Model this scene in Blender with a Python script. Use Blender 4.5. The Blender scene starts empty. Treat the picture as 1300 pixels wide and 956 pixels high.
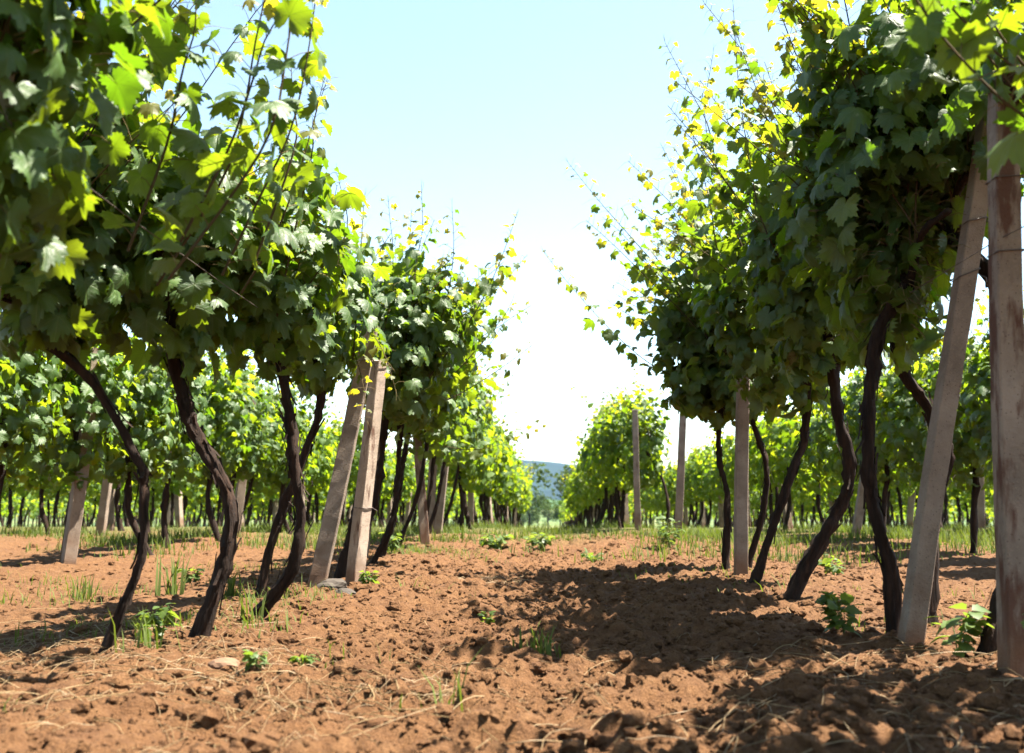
import bpy, math
import numpy as np
from mathutils import Vector, Matrix

sc = bpy.context.scene
COL = sc.collection
PI = math.pi

# ------------------------------------------------------------------ camera
EYE = (0.0, 0.0, 0.52)
cam_data = bpy.data.cameras.new('camera')
cam = bpy.data.objects.new('camera', cam_data)
COL.objects.link(cam)
cam.location = EYE
cam.rotation_euler = (math.radians(90 + 8.748), 0, math.radians(2.149))
cam_data.sensor_width = 36.0
cam_data.lens = 35.0
cam_data.shift_y = -0.0342
cam_data.clip_start = 0.05
cam_data.clip_end = 12000
cam_data.dof.use_dof = True
cam_data.dof.focus_distance = 4.8
cam_data.dof.aperture_fstop = 3.3
sc.camera = cam

# ------------------------------------------------------------------ world, sun, exposure
SUN_AZ, SUN_EL = 84.0, 66.0          # azimuth clockwise from +Y
world = bpy.data.worlds.new('World')
sc.world = world
world.use_nodes = True
wn = world.node_tree
bg = wn.nodes['Background']
sky = wn.nodes.new('ShaderNodeTexSky')
sky.sky_type = 'NISHITA'
sky.sun_disc = False
sky.sun_elevation = math.radians(SUN_EL)
sky.sun_rotation = math.radians(SUN_AZ)
sky.altitude = 200
sky.air_density = 1.0
sky.dust_density = 0.8
sky.ozone_density = 0.35
tint = wn.nodes.new('ShaderNodeMix'); tint.data_type = 'RGBA'; tint.blend_type = 'MULTIPLY'
tint.inputs[0].default_value = 1.0; tint.inputs[7].default_value = (1.10, 1.10, 1.0, 1)   # the photograph's slightly cyan sky
wn.links.new(sky.outputs[0], tint.inputs[6])
wn.links.new(tint.outputs[2], bg.inputs[0])
bg.inputs[1].default_value = 0.050
sun_data = bpy.data.lights.new('sun', 'SUN')
sun_data.energy = 5.0
sun_data.angle = math.radians(0.53)
sun_data.color = (1.0, 0.93, 0.82)
sun = bpy.data.objects.new('sun', sun_data)
COL.objects.link(sun)
az, el = math.radians(SUN_AZ), math.radians(SUN_EL)
SUN = Vector((math.sin(az) * math.cos(el), math.cos(az) * math.cos(el), math.sin(el)))
sun.rotation_euler = (-SUN).to_track_quat('-Z', 'Y').to_euler()
sun.location = SUN * 50
sc.view_settings.view_transform = 'Standard'
sc.view_settings.look = 'None'
sc.view_settings.gamma = 1.0
sc.view_settings.exposure = 2.95
sc.render.engine = 'CYCLES'
sc.cycles.max_bounces = 5
sc.cycles.diffuse_bounces = 2
sc.cycles.glossy_bounces = 2
sc.cycles.transmission_bounces = 3
sc.cycles.volume_bounces = 0
sc.cycles.use_denoising = True

# ------------------------------------------------------------------ helpers
def tag(o, label=None, cat=None, group=None, kind=None):
    if label: o['label'] = label
    if cat: o['category'] = cat
    if group: o['group'] = group
    if kind: o['kind'] = kind
    return o

def empty(name, loc, label, cat, group=None):
    o = bpy.data.objects.new(name, None)
    o.empty_display_size = 0.1
    o.location = loc
    COL.objects.link(o)
    return tag(o, label, cat, group)

def link(name, mesh, parent=None, loc=None):
    o = bpy.data.objects.new(name, mesh)
    if loc is not None: o.location = loc
    if parent is not None: o.parent = parent
    COL.objects.link(o)
    return o

class MB:
    """collects triangles and quads in numpy arrays and builds one mesh"""
    def __init__(s):
        s.v, s.f3, s.f4, s.m3, s.m4, s.n = [], [], [], [], [], 0
        s.uv = []
    def add(s, v, f3=None, f4=None, mat=0, uv=None):
        v = np.asarray(v, float).reshape(-1, 3)
        s.v.append(v)
        s.uv.append(np.zeros((len(v), 2)) if uv is None else np.asarray(uv, float))
        if f3 is not None and len(f3):
            f3 = np.asarray(f3, int).reshape(-1, 3)
            s.f3.append(f3 + s.n)
            s.m3.append(np.broadcast_to(np.asarray(mat), (len(f3),)))
        if f4 is not None and len(f4):
            f4 = np.asarray(f4, int).reshape(-1, 4)
            s.f4.append(f4 + s.n)
            s.m4.append(np.broadcast_to(np.asarray(mat), (len(f4),)))
        s.n += len(v)
    def mesh(s, name, mats, smooth=True, uv=False, origin=None):
        v = np.concatenate(s.v)
        if origin is not None: v = v - np.asarray(origin)
        f3 = np.concatenate(s.f3) if s.f3 else np.zeros((0, 3), int)
        f4 = np.concatenate(s.f4) if s.f4 else np.zeros((0, 4), int)
        mi = np.concatenate([x for x in s.m3 + s.m4]) if (s.m3 or s.m4) else np.zeros(0, int)
        me = bpy.data.meshes.new(name)
        me.vertices.add(len(v)); me.vertices.foreach_set('co', v.astype(np.float32).ravel())
        li = np.concatenate([f3.ravel(), f4.ravel()]).astype(np.int32)
        me.loops.add(len(li)); me.loops.foreach_set('vertex_index', li)
        n3, n4 = len(f3), len(f4)
        st = np.concatenate([np.arange(n3) * 3, n3 * 3 + np.arange(n4) * 4]).astype(np.int32)
        me.polygons.add(n3 + n4)
        me.polygons.foreach_set('loop_start', st)
        me.polygons.foreach_set('material_index', mi.astype(np.int32))
        me.polygons.foreach_set('use_smooth', np.full(n3 + n4, smooth))
        if uv:
            ul = me.uv_layers.new(name='UVMap')
            ul.data.foreach_set('uv', np.concatenate(s.uv)[li].astype(np.float32).ravel())
        for m in mats: me.materials.append(m)
        me.update(calc_edges=True)
        me.validate()
        return me

def unit(a):
    a = np.asarray(a, float)
    return a / np.maximum(np.linalg.norm(a, axis=-1, keepdims=True), 1e-9)

def smooth_path(pts, n):
    """Catmull-Rom through pts, n samples"""
    p = np.asarray(pts, float)
    if len(p) == 2: return p[0] + (p[1] - p[0]) * np.linspace(0, 1, n)[:, None]
    q = np.vstack([2 * p[0] - p[1], p, 2 * p[-1] - p[-2]])
    t = np.linspace(0, len(p) - 1 - 1e-6, n)
    i = t.astype(int); u = (t - i)[:, None]
    a, b, c, d = q[i], q[i + 1], q[i + 2], q[i + 3]
    return 0.5 * (2 * b + (c - a) * u + (2 * a - 5 * b + 4 * c - d) * u**2 + (3 * b - a - 3 * c + d) * u**3)

def tube(mb, pts, rad, ns=6, mat=0, rough=None, cap=True):
    p = np.asarray(pts, float); n = len(p)
    rad = np.broadcast_to(np.asarray(rad, float), (n,))
    t = unit(np.gradient(p, axis=0))
    ref = np.array([0., 1., 0.]) if abs(t[:, 1]).mean() < 0.8 else np.array([1., 0., 0.])
    a = unit(np.cross(t, ref)); b = np.cross(t, a)
    th = np.arange(ns) / ns * 2 * PI
    r = rad[:, None] * (np.ones((n, ns)) if rough is None else rough)
    v = p[:, None, :] + r[..., None] * (np.cos(th)[None, :, None] * a[:, None, :] + np.sin(th)[None, :, None] * b[:, None, :])
    i = np.arange(n - 1)[:, None] * ns; j = np.arange(ns)[None, :]; k = (j + 1) % ns
    f4 = np.stack([i + j, i + k, i + ns + k, i + ns + j], -1).reshape(-1, 4)
    vv = v.reshape(-1, 3); f3 = []
    if cap:
        vv = np.vstack([vv, p[:1], p[-1:]])
        e = n * ns
        jj = np.arange(ns); kk = (jj + 1) % ns
        f3 = np.concatenate([np.stack([kk, jj, np.full(ns, e)], -1), np.stack([(n - 1) * ns + jj, (n - 1) * ns + kk, np.full(ns, e + 1)], -1)])
    mb.add(vv, f3=f3, f4=f4, mat=mat)

# lattice value noise, vectorised
def _hash(ix, iy, seed):
    h = (ix * 374761393 + iy * 668265263 + seed * 974634777) & 0xFFFFFFFF
    h = ((h ^ (h >> 13)) * 1274126177) & 0xFFFFFFFF
    return ((h ^ (h >> 16)) & 0xFFFF) / 65535.0
def vnoise(x, y, seed=0):
    ix, iy = np.floor(x).astype(np.int64), np.floor(y).astype(np.int64)
    fx, fy = x - ix, y - iy
    fx, fy = fx * fx * (3 - 2 * fx), fy * fy * (3 - 2 * fy)
    a, b = _hash(ix, iy, seed), _hash(ix + 1, iy, seed)
    c, d = _hash(ix, iy + 1, seed), _hash(ix + 1, iy + 1, seed)
    return (a + (b - a) * fx) * (1 - fy) + (c + (d - c) * fx) * fy
def fbm(x, y, seed=0, o=4):
    s, a, t = 0, 1.0, 0
    for k in range(o):
        s = s + a * vnoise(x * 2**k + 17.3 * k, y * 2**k - 9.1 * k, seed + k); t += a; a *= .5
    return s / t
def lumps(x, y, seed, fill=.6):
    """rounded clods: Worley cells with random radius"""
    ix, iy = np.floor(x).astype(np.int64), np.floor(y).astype(np.int64)
    out = np.zeros_like(x)
    for dx in (-1, 0, 1):
        for dy in (-1, 0, 1):
            cx, cy = ix + dx, iy + dy
            px = cx + _hash(cx, cy, seed); py = cy + _hash(cx, cy, seed + 1)
            r = .25 + .65 * _hash(cx, cy, seed + 2)
            r = np.where(_hash(cx, cy, seed + 3) < fill, r, 0.01)
            an = _hash(cx, cy, seed + 4) * PI
            ux, uy = (x - px), (y - py)
            wx, wy = ux * np.cos(an) + uy * np.sin(an), (uy * np.cos(an) - ux * np.sin(an)) * 1.5
            d = np.sqrt(wx * wx + wy * wy) / r
            out = np.maximum(out, np.sqrt(np.clip(1 - d * d, 0, 1)) * r)
    return out

# ------------------------------------------------------------------ materials
def mat(name):
    m = bpy.data.materials.new(name); m.use_nodes = True
    nt = m.node_tree
    return m, nt, nt.nodes['Principled BSDF'], nt.nodes['Material Output']
def nd(nt, typ, ins=None, **kw):
    n = nt.nodes.new(typ)
    for k, v in kw.items(): setattr(n, k, v)
    for k, v in (ins or {}).items():
        if isinstance(v, bpy.types.NodeSocket): nt.links.new(v, n.inputs[k])
        else: n.inputs[k].default_value = v
    return n
def math_(nt, op, a, b=None, c=None, clamp=False):
    n = nt.nodes.new('ShaderNodeMath'); n.operation = op; n.use_clamp = clamp
    for i, v in enumerate((a, b, c)):
        if v is None: continue
        if isinstance(v, bpy.types.NodeSocket): nt.links.new(v, n.inputs[i])
        else: n.inputs[i].default_value = v
    return n.outputs[0]
def ramp(nt, fac, stops):
    n = nt.nodes.new('ShaderNodeValToRGB')
    while len(n.color_ramp.elements) < len(stops): n.color_ramp.elements.new(0.5)
    for e, (p, c) in zip(n.color_ramp.elements, stops):
        e.position = p; e.color = (*c, 1)
    nt.links.new(fac, n.inputs[0])
    return n.outputs[0]
def mixc(nt, fac, a, b):
    n = nt.nodes.new('ShaderNodeMix'); n.data_type = 'RGBA'
    for i, v in ((0, fac), (6, a), (7, b)):
        if isinstance(v, bpy.types.NodeSocket): nt.links.new(v, n.inputs[i])
        else: n.inputs[i].default_value = v if i == 0 else (*v, 1)
    return n.outputs[2]

def leaf_material(name, dark, light, under, vein, trans_a, trans_b, tfac, veins=True, rough=.52, spec=.36):
    m, nt, bs, out = mat(name)
    geo = nd(nt, 'ShaderNodeNewGeometry'); oi = nd(nt, 'ShaderNodeObjectInfo')
    r = math_(nt, 'FRACT', math_(nt, 'ADD', geo.outputs['Random Per Island'], math_(nt, 'MULTIPLY', oi.outputs['Random'], 7.13)))
    r2 = math_(nt, 'FRACT', math_(nt, 'MULTIPLY', r, 17.7))
    top = mixc(nt, r, dark, light)
    tc = nd(nt, 'ShaderNodeTexCoord')
    nz = nd(nt, 'ShaderNodeTexNoise', {'Vector': tc.outputs['UV'], 'Scale': 5.0, 'Detail': 3.0})
    top = mixc(nt, math_(nt, 'MULTIPLY', nz.outputs[0], .35), top, light)
    vm = None
    if veins:
        sx = nd(nt, 'ShaderNodeSeparateXYZ', {0: tc.outputs['UV']})
        u = math_(nt, 'SUBTRACT', sx.outputs[0], .5); v = math_(nt, 'SUBTRACT', sx.outputs[1], .35)
        au = math_(nt, 'ABSOLUTE', u)
        for deg, w in ((0, .014), (50, .011), (108, .009)):
            s_, c_ = math.sin(math.radians(deg)), math.cos(math.radians(deg))
            along = math_(nt, 'ADD', math_(nt, 'MULTIPLY', au, s_), math_(nt, 'MULTIPLY', v, c_))
            perp = math_(nt, 'ABSOLUTE', math_(nt, 'SUBTRACT', math_(nt, 'MULTIPLY', au, c_), math_(nt, 'MULTIPLY', v, s_)))
            k = math_(nt, 'SUBTRACT', 1.0, math_(nt, 'DIVIDE', perp, w), clamp=True)
            k = math_(nt, 'MULTIPLY', k, math_(nt, 'GREATER_THAN', along, 0.0))
            # side veins: herring-bone off this main vein
            q = math_(nt, 'SUBTRACT', along, math_(nt, 'MULTIPLY', perp, 1.1))
            q = math_(nt, 'PINGPONG', math_(nt, 'MULTIPLY', q, 11.0), 0.5)
            k2 = math_(nt, 'SUBTRACT', 1.0, math_(nt, 'DIVIDE', q, 0.07), clamp=True)
            k2 = math_(nt, 'MULTIPLY', k2, math_(nt, 'MULTIPLY', math_(nt, 'GREATER_THAN', along, 0.03), math_(nt, 'LESS_THAN', perp, 0.11)))
            k = math_(nt, 'MAXIMUM', k, math_(nt, 'MULTIPLY', k2, .45))
            vm = k if vm is None else math_(nt, 'MAXIMUM', vm, k)
        top = mixc(nt, math_(nt, 'MULTIPLY', vm, .8), top, vein)
    # a few brown, dry spots and margins
    sp = nd(nt, 'ShaderNodeTexNoise', {'Vector': nd(nt, 'ShaderNodeVectorMath', {0: tc.outputs['UV'], 1: r}, operation='ADD').outputs[0], 'Scale': 9.0, 'Detail': 4.0, 'Roughness': .7})
    dry = math_(nt, 'MULTIPLY', math_(nt, 'MULTIPLY', math_(nt, 'SUBTRACT', sp.outputs[0], .62), 12.0, clamp=True), math_(nt, 'GREATER_THAN', r2, .45))
    top = mixc(nt, math_(nt, 'MULTIPLY', dry, .7), top, (.10, .06, .02))
    col = mixc(nt, geo.outputs['Backfacing'], top, under)
    nt.links.new(col, bs.inputs['Base Color'])
    bs.inputs['Roughness'].default_value = rough
    bs.inputs['Specular IOR Level'].default_value = spec
    bmp = nd(nt, 'ShaderNodeBump', {'Strength': 0.35, 'Distance': 0.01, 'Height': nz.outputs[0] if vm is None else math_(nt, 'SUBTRACT', nz.outputs[0], math_(nt, 'MULTIPLY', vm, .6))})
    nt.links.new(bmp.outputs[0], bs.inputs['Normal'])
    tcol = mixc(nt, r2, trans_a, trans_b)
    if vm is not None: tcol = mixc(nt, math_(nt, 'MULTIPLY', vm, .5), tcol, tuple(.45 * x for x in trans_a))
    tr = nd(nt, 'ShaderNodeBsdfTranslucent', {'Color': tcol})
    mx = nd(nt, 'ShaderNodeMixShader', {0: tfac, 1: bs.outputs[0], 2: tr.outputs[0]})
    nt.links.new(mx.outputs[0], out.inputs['Surface'])
    return m

M_leaf = leaf_material('vine_leaf', (.016, .040, .008), (.038, .078, .013), (.055, .078, .026), (.10, .14, .035),
                       (.12, .25, .006), (.29, .37, .010), .36)
M_leaf_far = leaf_material('vine_leaf_plain', (.022, .050, .010), (.055, .100, .017), (.070, .095, .030), (.085, .12, .03),
                       (.17, .31, .006), (.37, .44, .012), .46, veins=False, rough=.6, spec=.22)
M_young = leaf_material('young_vine_leaf', (0.0426, 0.0651, 0.0115), (0.0851, 0.0947, 0.0173), (0.0730, 0.0888, 0.0288), (0.1140, 0.1258, 0.0360),
                        (0.3240, 0.3420, 0.0120), (0.4950, 0.3870, 0.0160), .5, veins=False)
M_weed = leaf_material('weed_leaf', (0.0319, 0.0622, 0.0108), (0.0585, 0.0932, 0.0173), (0.0638, 0.0881, 0.0302), (0.1140, 0.1480, 0.0576),
                       (0.1625, 0.2520, 0.0180), (0.2275, 0.2880, 0.0240), .4, veins=False)
M_grass = leaf_material('grass_blade', (0.0399, 0.0693, 0.0108), (0.0855, 0.1012, 0.0216), (0.0684, 0.0906, 0.0216), (0.0760, 0.0740, 0.0720),
                        (0.0963, 0.1596, 0.0090), (0.1540, 0.1890, 0.0180), .35, veins=False, rough=.7, spec=.15)
M_straw = leaf_material('dry_straw', (0.1083, 0.0639, 0.0270), (0.2052, 0.1387, 0.0648), (0.1482, 0.0999, 0.0486), (0.3040, 0.2220, 0.1440),
                        (.4, .3, .15), (.5, .4, .2), .15, veins=False)

def bark_material():
    m, nt, bs, out = mat('vine_bark')
    tc = nd(nt, 'ShaderNodeTexCoord')
    mp = nd(nt, 'ShaderNodeMapping', {'Vector': tc.outputs['Object'], 'Scale': (60, 60, 7)})
    n1 = nd(nt, 'ShaderNodeTexNoise', {'Vector': mp.outputs[0], 'Scale': 1.0, 'Detail': 5.0, 'Roughness': .65})
    n2 = nd(nt, 'ShaderNodeTexNoise', {'Vector': tc.outputs['Object'], 'Scale': 9.0, 'Detail': 3.0})
    c = ramp(nt, n1.outputs[0], [(.32, (0.0046, 0.0022, 0.0010)), (.52, (0.0138, 0.0061, 0.0030)), (.75, (0.0390, 0.0179, 0.0087))])
    c = mixc(nt, math_(nt, 'MULTIPLY', n2.outputs[0], .4), c, (0.0216, 0.0132, 0.0090))
    nt.links.new(c, bs.inputs['Base Color'])
    bs.inputs['Roughness'].default_value = .9
    bs.inputs['Specular IOR Level'].default_value = .2
    b = nd(nt, 'ShaderNodeBump', {'Strength': 1.0, 'Distance': .012, 'Height': n1.outputs[0]})
    nt.links.new(b.outputs[0], bs.inputs['Normal'])
    return m
M_bark = bark_material()

def simple(name, col, rough=.7, var=.3, scale=30.0, bump=.3, spec=.3):
    m, nt, bs, out = mat(name)
    tc = nd(nt, 'ShaderNodeTexCoord')
    n = nd(nt, 'ShaderNodeTexNoise', {'Vector': tc.outputs['Object'], 'Scale': scale, 'Detail': 4.0})
    c = mixc(nt, n.outputs[0], tuple(x * (1 - var) for x in col), tuple(x * (1 + var) for x in col))
    nt.links.new(c, bs.inputs['Base Color'])
    bs.inputs['Roughness'].default_value = rough
    bs.inputs['Specular IOR Level'].default_value = spec
    b = nd(nt, 'ShaderNodeBump', {'Strength': bump, 'Distance': .01, 'Height': n.outputs[0]})
    nt.links.new(b.outputs[0], bs.inputs['Normal'])
    return m
M_cane = simple('green_brown_cane', (0.0510, 0.0372, 0.0180), .85, .4, 40, .3, .08)
M_tip = simple('tender_shoot', (.12, .09, .04), .8, .3, 40, .3, .1)
M_wire = simple('rusty_wire', (.06, .045, .038), .55, .4, 60)
M_stone = simple('pale_stone', (0.1142, 0.0642, 0.0370), .9, .25, 18, .6)
M_rock = simple('dark_stone', (0.0383, 0.0300, 0.0227), .85, .3, 14, .5)
M_tree = leaf_material('tree_foliage', (0.0228, 0.0400, 0.0099), (0.0410, 0.0622, 0.0139), (0.0410, 0.0577, 0.0198), (0.0760, 0.0740, 0.0720), (0.0638, 0.1066, 0.0108), (0.0912, 0.1332, 0.0144), .3, veins=False, rough=.8, spec=.1)

def concrete_material(name, rust, pale=1.0):  # pale scales the base tones; used to paint sunlight into the concrete
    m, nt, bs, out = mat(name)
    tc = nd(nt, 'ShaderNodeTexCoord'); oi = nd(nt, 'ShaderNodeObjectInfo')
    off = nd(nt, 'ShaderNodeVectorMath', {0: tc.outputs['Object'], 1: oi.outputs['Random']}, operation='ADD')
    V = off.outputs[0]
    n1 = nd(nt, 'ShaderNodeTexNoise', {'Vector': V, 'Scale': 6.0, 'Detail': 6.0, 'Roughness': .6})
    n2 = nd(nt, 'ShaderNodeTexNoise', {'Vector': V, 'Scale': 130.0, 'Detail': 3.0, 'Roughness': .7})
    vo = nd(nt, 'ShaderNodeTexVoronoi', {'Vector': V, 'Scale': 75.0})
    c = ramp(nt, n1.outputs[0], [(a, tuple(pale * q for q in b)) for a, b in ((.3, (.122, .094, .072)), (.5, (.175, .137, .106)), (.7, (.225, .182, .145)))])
    c = mixc(nt, math_(nt, 'MULTIPLY', math_(nt, 'GREATER_THAN', n2.outputs[0], .58), .35), c, (0.2254, 0.1744, 0.1290))
    pit = math_(nt, 'LESS_THAN', vo.outputs['Distance'], .16)
    c = mixc(nt, math_(nt, 'MULTIPLY', pit, .65), c, (.06, .036, .024))
    mp = nd(nt, 'ShaderNodeMapping', {'Vector': V, 'Scale': (14, 14, 3.2)})
    nr = nd(nt, 'ShaderNodeTexNoise', {'Vector': mp.outputs[0], 'Scale': 1.0, 'Detail': 5.0, 'Roughness': .6})
    rm = math_(nt, 'MULTIPLY', math_(nt, 'SUBTRACT', nr.outputs[0], .63 - .13 * rust), 12.0, clamp=True)
    c = mixc(nt, math_(nt, 'MULTIPLY', rm, .85), c, (.062, .022, .012))
    sz_ = nd(nt, 'ShaderNodeSeparateXYZ', {0: tc.outputs['Object']})       # soil splashed on the foot, lichen and dirt higher up
    foot = math_(nt, 'SUBTRACT', 1.0, math_(nt, 'DIVIDE', math_(nt, 'ADD', sz_.outputs[2], math_(nt, 'MULTIPLY', math_(nt, 'SUBTRACT', n1.outputs[0], .5), .5)), .22), clamp=True)
    c = mixc(nt, math_(nt, 'MULTIPLY', foot, .8), c, (.12, .060, .032))
    n3 = nd(nt, 'ShaderNodeTexNoise', {'Vector': V, 'Scale': 17.0, 'Detail': 5.0, 'Roughness': .7})
    c = mixc(nt, math_(nt, 'MULTIPLY', math_(nt, 'SUBTRACT', n3.outputs[0], .55, None), 2.5, clamp=True), c, (.075, .060, .048))
    nt.links.new(c, bs.inputs['Base Color'])
    bs.inputs['Roughness'].default_value = .92
    bs.inputs['Specular IOR Level'].default_value = .2
    h = math_(nt, 'SUBTRACT', math_(nt, 'ADD', n2.outputs[0], math_(nt, 'MULTIPLY', n1.outputs[0], .25)), math_(nt, 'MULTIPLY', pit, 1.5))
    b = nd(nt, 'ShaderNodeBump', {'Strength': .8, 'Distance': .004, 'Height': h})
    nt.links.new(b.outputs[0], bs.inputs['Normal'])
    return m
M_conc = concrete_material('weathered_concrete', 0.0)
M_conc_rust = concrete_material('rust_stained_concrete', 1.0)
M_conc_sunlit = concrete_material('sunlit_pitted_concrete', .2, 1.55)  # pitted concrete with direct sun painted in as lighter tones

def soil_material():
    m, nt, bs, out = mat('tilled_soil')
    tc = nd(nt, 'ShaderNodeTexCoord'); P = tc.outputs['Object']
    big = nd(nt, 'ShaderNodeTexNoise', {'Vector': P, 'Scale': 1.3, 'Detail': 5.0, 'Roughness': .6})
    mid = nd(nt, 'ShaderNodeTexNoise', {'Vector': P, 'Scale': 26.0, 'Detail': 6.0, 'Roughness': .7})
    fin = nd(nt, 'ShaderNodeTexNoise', {'Vector': P, 'Scale': 190.0, 'Detail': 3.0, 'Roughness': .7})
    c = ramp(nt, mid.outputs[0], [(.28, (0.0443, 0.0188, 0.0073)), (.5, (0.0917, 0.0426, 0.0170)), (.72, (0.1425, 0.0750, 0.0332))])
    c = mixc(nt, math_(nt, 'MULTIPLY', big.outputs[0], .45), c, (0.1294, 0.0660, 0.0280))
    damp = nd(nt, 'ShaderNodeTexNoise', {'Vector': P, 'Scale': 3.4, 'Detail': 6.0, 'Roughness': .72})
    c = mixc(nt, math_(nt, 'MULTIPLY', math_(nt, 'SUBTRACT', damp.outputs[0], .50), 2.6, clamp=True), c, (.062, .027, .013))
    grit = math_(nt, 'MULTIPLY', math_(nt, 'SUBTRACT', fin.outputs[0], .60), 7.0, clamp=True)
    c = mixc(nt, math_(nt, 'MULTIPLY', grit, .45), c, (0.2250, 0.1500, 0.0938))
    # dry grass / turf further out and off the tilled strip
    sp = nd(nt, 'ShaderNodeSeparateXYZ', {0: P})
    nb = nd(nt, 'ShaderNodeTexNoise', {'Vector': P, 'Scale': .9, 'Detail': 4.0})
    y = math_(nt, 'ADD', sp.outputs[1], math_(nt, 'MULTIPLY', math_(nt, 'SUBTRACT', nb.outputs[0], .5), 6.0))
    far = math_(nt, 'DIVIDE', math_(nt, 'SUBTRACT', y, 10.0), 6.0, clamp=True)
    gcol = mixc(nt, nb.outputs[0], (0.0840, 0.0840, 0.0245), (0.0490, 0.0665, 0.0175))
    c = mixc(nt, math_(nt, 'MULTIPLY', far, .8), c, gcol)
    val = math_(nt, 'DIVIDE', math_(nt, 'SUBTRACT', sp.outputs[1], 40.0), 30.0, clamp=True)
    vn = nd(nt, 'ShaderNodeTexNoise', {'Vector': P, 'Scale': .03, 'Detail': 6.0})
    vc = ramp(nt, vn.outputs[0], [(.35, (0.0250, 0.0500, 0.0125)), (.5, (0.0600, 0.0850, 0.0225)), (.65, (0.0950, 0.1000, 0.0350))])
    c = mixc(nt, val, c, vc)
    nt.links.new(c, bs.inputs['Base Color'])
    bs.inputs['Roughness'].default_value = .95
    bs.inputs['Specular IOR Level'].default_value = .15
    h = math_(nt, 'ADD', mid.outputs[0], math_(nt, 'MULTIPLY', fin.outputs[0], .35))
    b = nd(nt, 'ShaderNodeBump', {'Strength': 1.0, 'Distance': .03, 'Height': h})
    nt.links.new(b.outputs[0], bs.inputs['Normal'])
    return m
M_soil = soil_material()

# ------------------------------------------------------------------ ground
LX, RX, GAP = -1.22, 1.27, 2.38
def macro(x, y):
    x = np.asarray(x, float); y = np.asarray(y, float)
    z = -np.clip(y - 12.5, 0, 8) ** 2 * .0022 - np.clip(y - 20.5, 0, 260) * .035
    z = z - np.clip(-y - 8, 0, 200) * .01
    near = np.clip((22 - y) / 8, 0, 1) * np.clip((14 - np.abs(x)) / 4, 0, 1)
    z = z + near * (.045 * (fbm(x * .8, y * .6, 5, 3) - .5))
    z = z + near * .03 * np.cos((x - LX) / GAP * 2 * PI)          # low ridge along every row
    z = z + near * .05 * np.exp(-((y - 11.0) / 1.6) ** 2)          # headland rise
    return z
def zat(x, y): return float(macro(np.array([x]), np.array([y]))[0])

def axis(fine0, fine1, step, lo, hi, ratio):
    a = list(np.arange(fine0, fine1 + 1e-9, step))
    s = step
    while a[-1] < hi: s *= ratio; a.append(a[-1] + s)
    s = step
    while a[0] > lo: s *= ratio; a.insert(0, a[0] - s)
    return np.array(a)
gx = axis(-4.0, 3.2, .0235, -2900, 2900, 1.075)
ys = [1.45]
while ys[-1] < 15: ys.append(ys[-1] + max(.012, .0052 * ys[-1]))
s = ys[-1] - ys[-2]
while ys[-1] < 2650: s *= 1.10; ys.append(ys[-1] + s)
s = .012
while ys[0] > -200: s *= 1.25; ys.insert(0, ys[0] - s)
gy = np.array(ys)
X, Y = np.meshgrid(gx, gy)
Z = macro(X, Y)
nm = np.clip((17 - Y) / 6, 0, 1) * np.clip((8 - np.abs(X)) / 4, 0, 1) * np.clip((Y + 3) / 3, 0, 1)
ti = np.clip(1.15 - np.abs(X - .1) / 2.3, .45, 1)
wx, wy = X + .05 * vnoise(X * 9, Y * 9, 71), Y + .05 * vnoise(X * 9, Y * 9, 72)
det = .055 * (fbm(wx * 3.1, wy * 3.1, 11, 4) - .5)
det = det + .034 * lumps(wx * 6.5, wy * 6.5, 21, .35) + .045 * lumps(wx * 13, wy * 13, 31, .5) * .8 + .035 * lumps(wx * 26, wy * 26, 41, .6) * .8
det = det + .030 * (fbm(X * 24, Y * 24, 51, 3) - .5)
GZ = Z + det * nm * ti - .012 * nm
def ground_z(x, y):
    """height of the built sheet at the nearest grid points (bilinear)"""
    i = np.clip(np.searchsorted(gx, x) - 1, 0, len(gx) - 2); j = np.clip(np.searchsorted(gy, y) - 1, 0, len(gy) - 2)
    u = (x - gx[i]) / (gx[i + 1] - gx[i]); v = (y - gy[j]) / (gy[j + 1] - gy[j])
    return (GZ[j, i] * (1 - u) + GZ[j, i + 1] * u) * (1 - v) + (GZ[j + 1, i] * (1 - u) + GZ[j + 1, i + 1] * u) * v
nx, ny = len(gx), len(gy)
mb = MB()
ii = (np.arange(ny - 1)[:, None] * nx + np.arange(nx - 1)[None, :]).ravel()
mb.add(np.stack([X, Y, GZ], -1), f4=np.stack([ii, ii + 1, ii + nx + 1, ii + nx], -1))
tag(link('ground', mb.mesh('ground', [M_soil])), kind='structure')

# loose clods lying on the tilled strip
rng = np.random.default_rng(3)
def ico():
    t = (1 + 5**.5) / 2
    v = unit(np.array([(-1, t, 0), (1, t, 0), (-1, -t, 0), (1, -t, 0), (0, -1, t), (0, 1, t), (0, -1, -t), (0, 1, -t), (t, 0, -1), (t, 0, 1), (-t, 0, -1), (-t, 0, 1)], float))
    f = np.array([(0, 11, 5), (0, 5, 1), (0, 1, 7), (0, 7, 10), (0, 10, 11), (1, 5, 9), (5, 11, 4), (11, 10, 2), (10, 7, 6), (7, 1, 8), (3, 9, 4), (3, 4, 2), (3, 2, 6), (3, 6, 8), (3, 8, 9), (4, 9, 5), (2, 4, 11), (6, 2, 10), (8, 6, 7), (9, 8, 1)])
    return v, f
def subdiv(v, f):
    v = list(map(tuple, v)); cache = {}; out = []
    def mid(a, b):
        k = (min(a, b), max(a, b))
        if k not in cache:
            p = unit(np.array(v[a]) + np.array(v[b])); v.append(tuple(p)); cache[k] = len(v) - 1
        return cache[k]
    for a, b, c in f:
        x, y, z = mid(a, b), mid(b, c), mid(c, a)
        out += [(a, x, z), (b, y, x), (c, z, y), (x, y, z)]
    return np.array(v), np.array(out)
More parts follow.
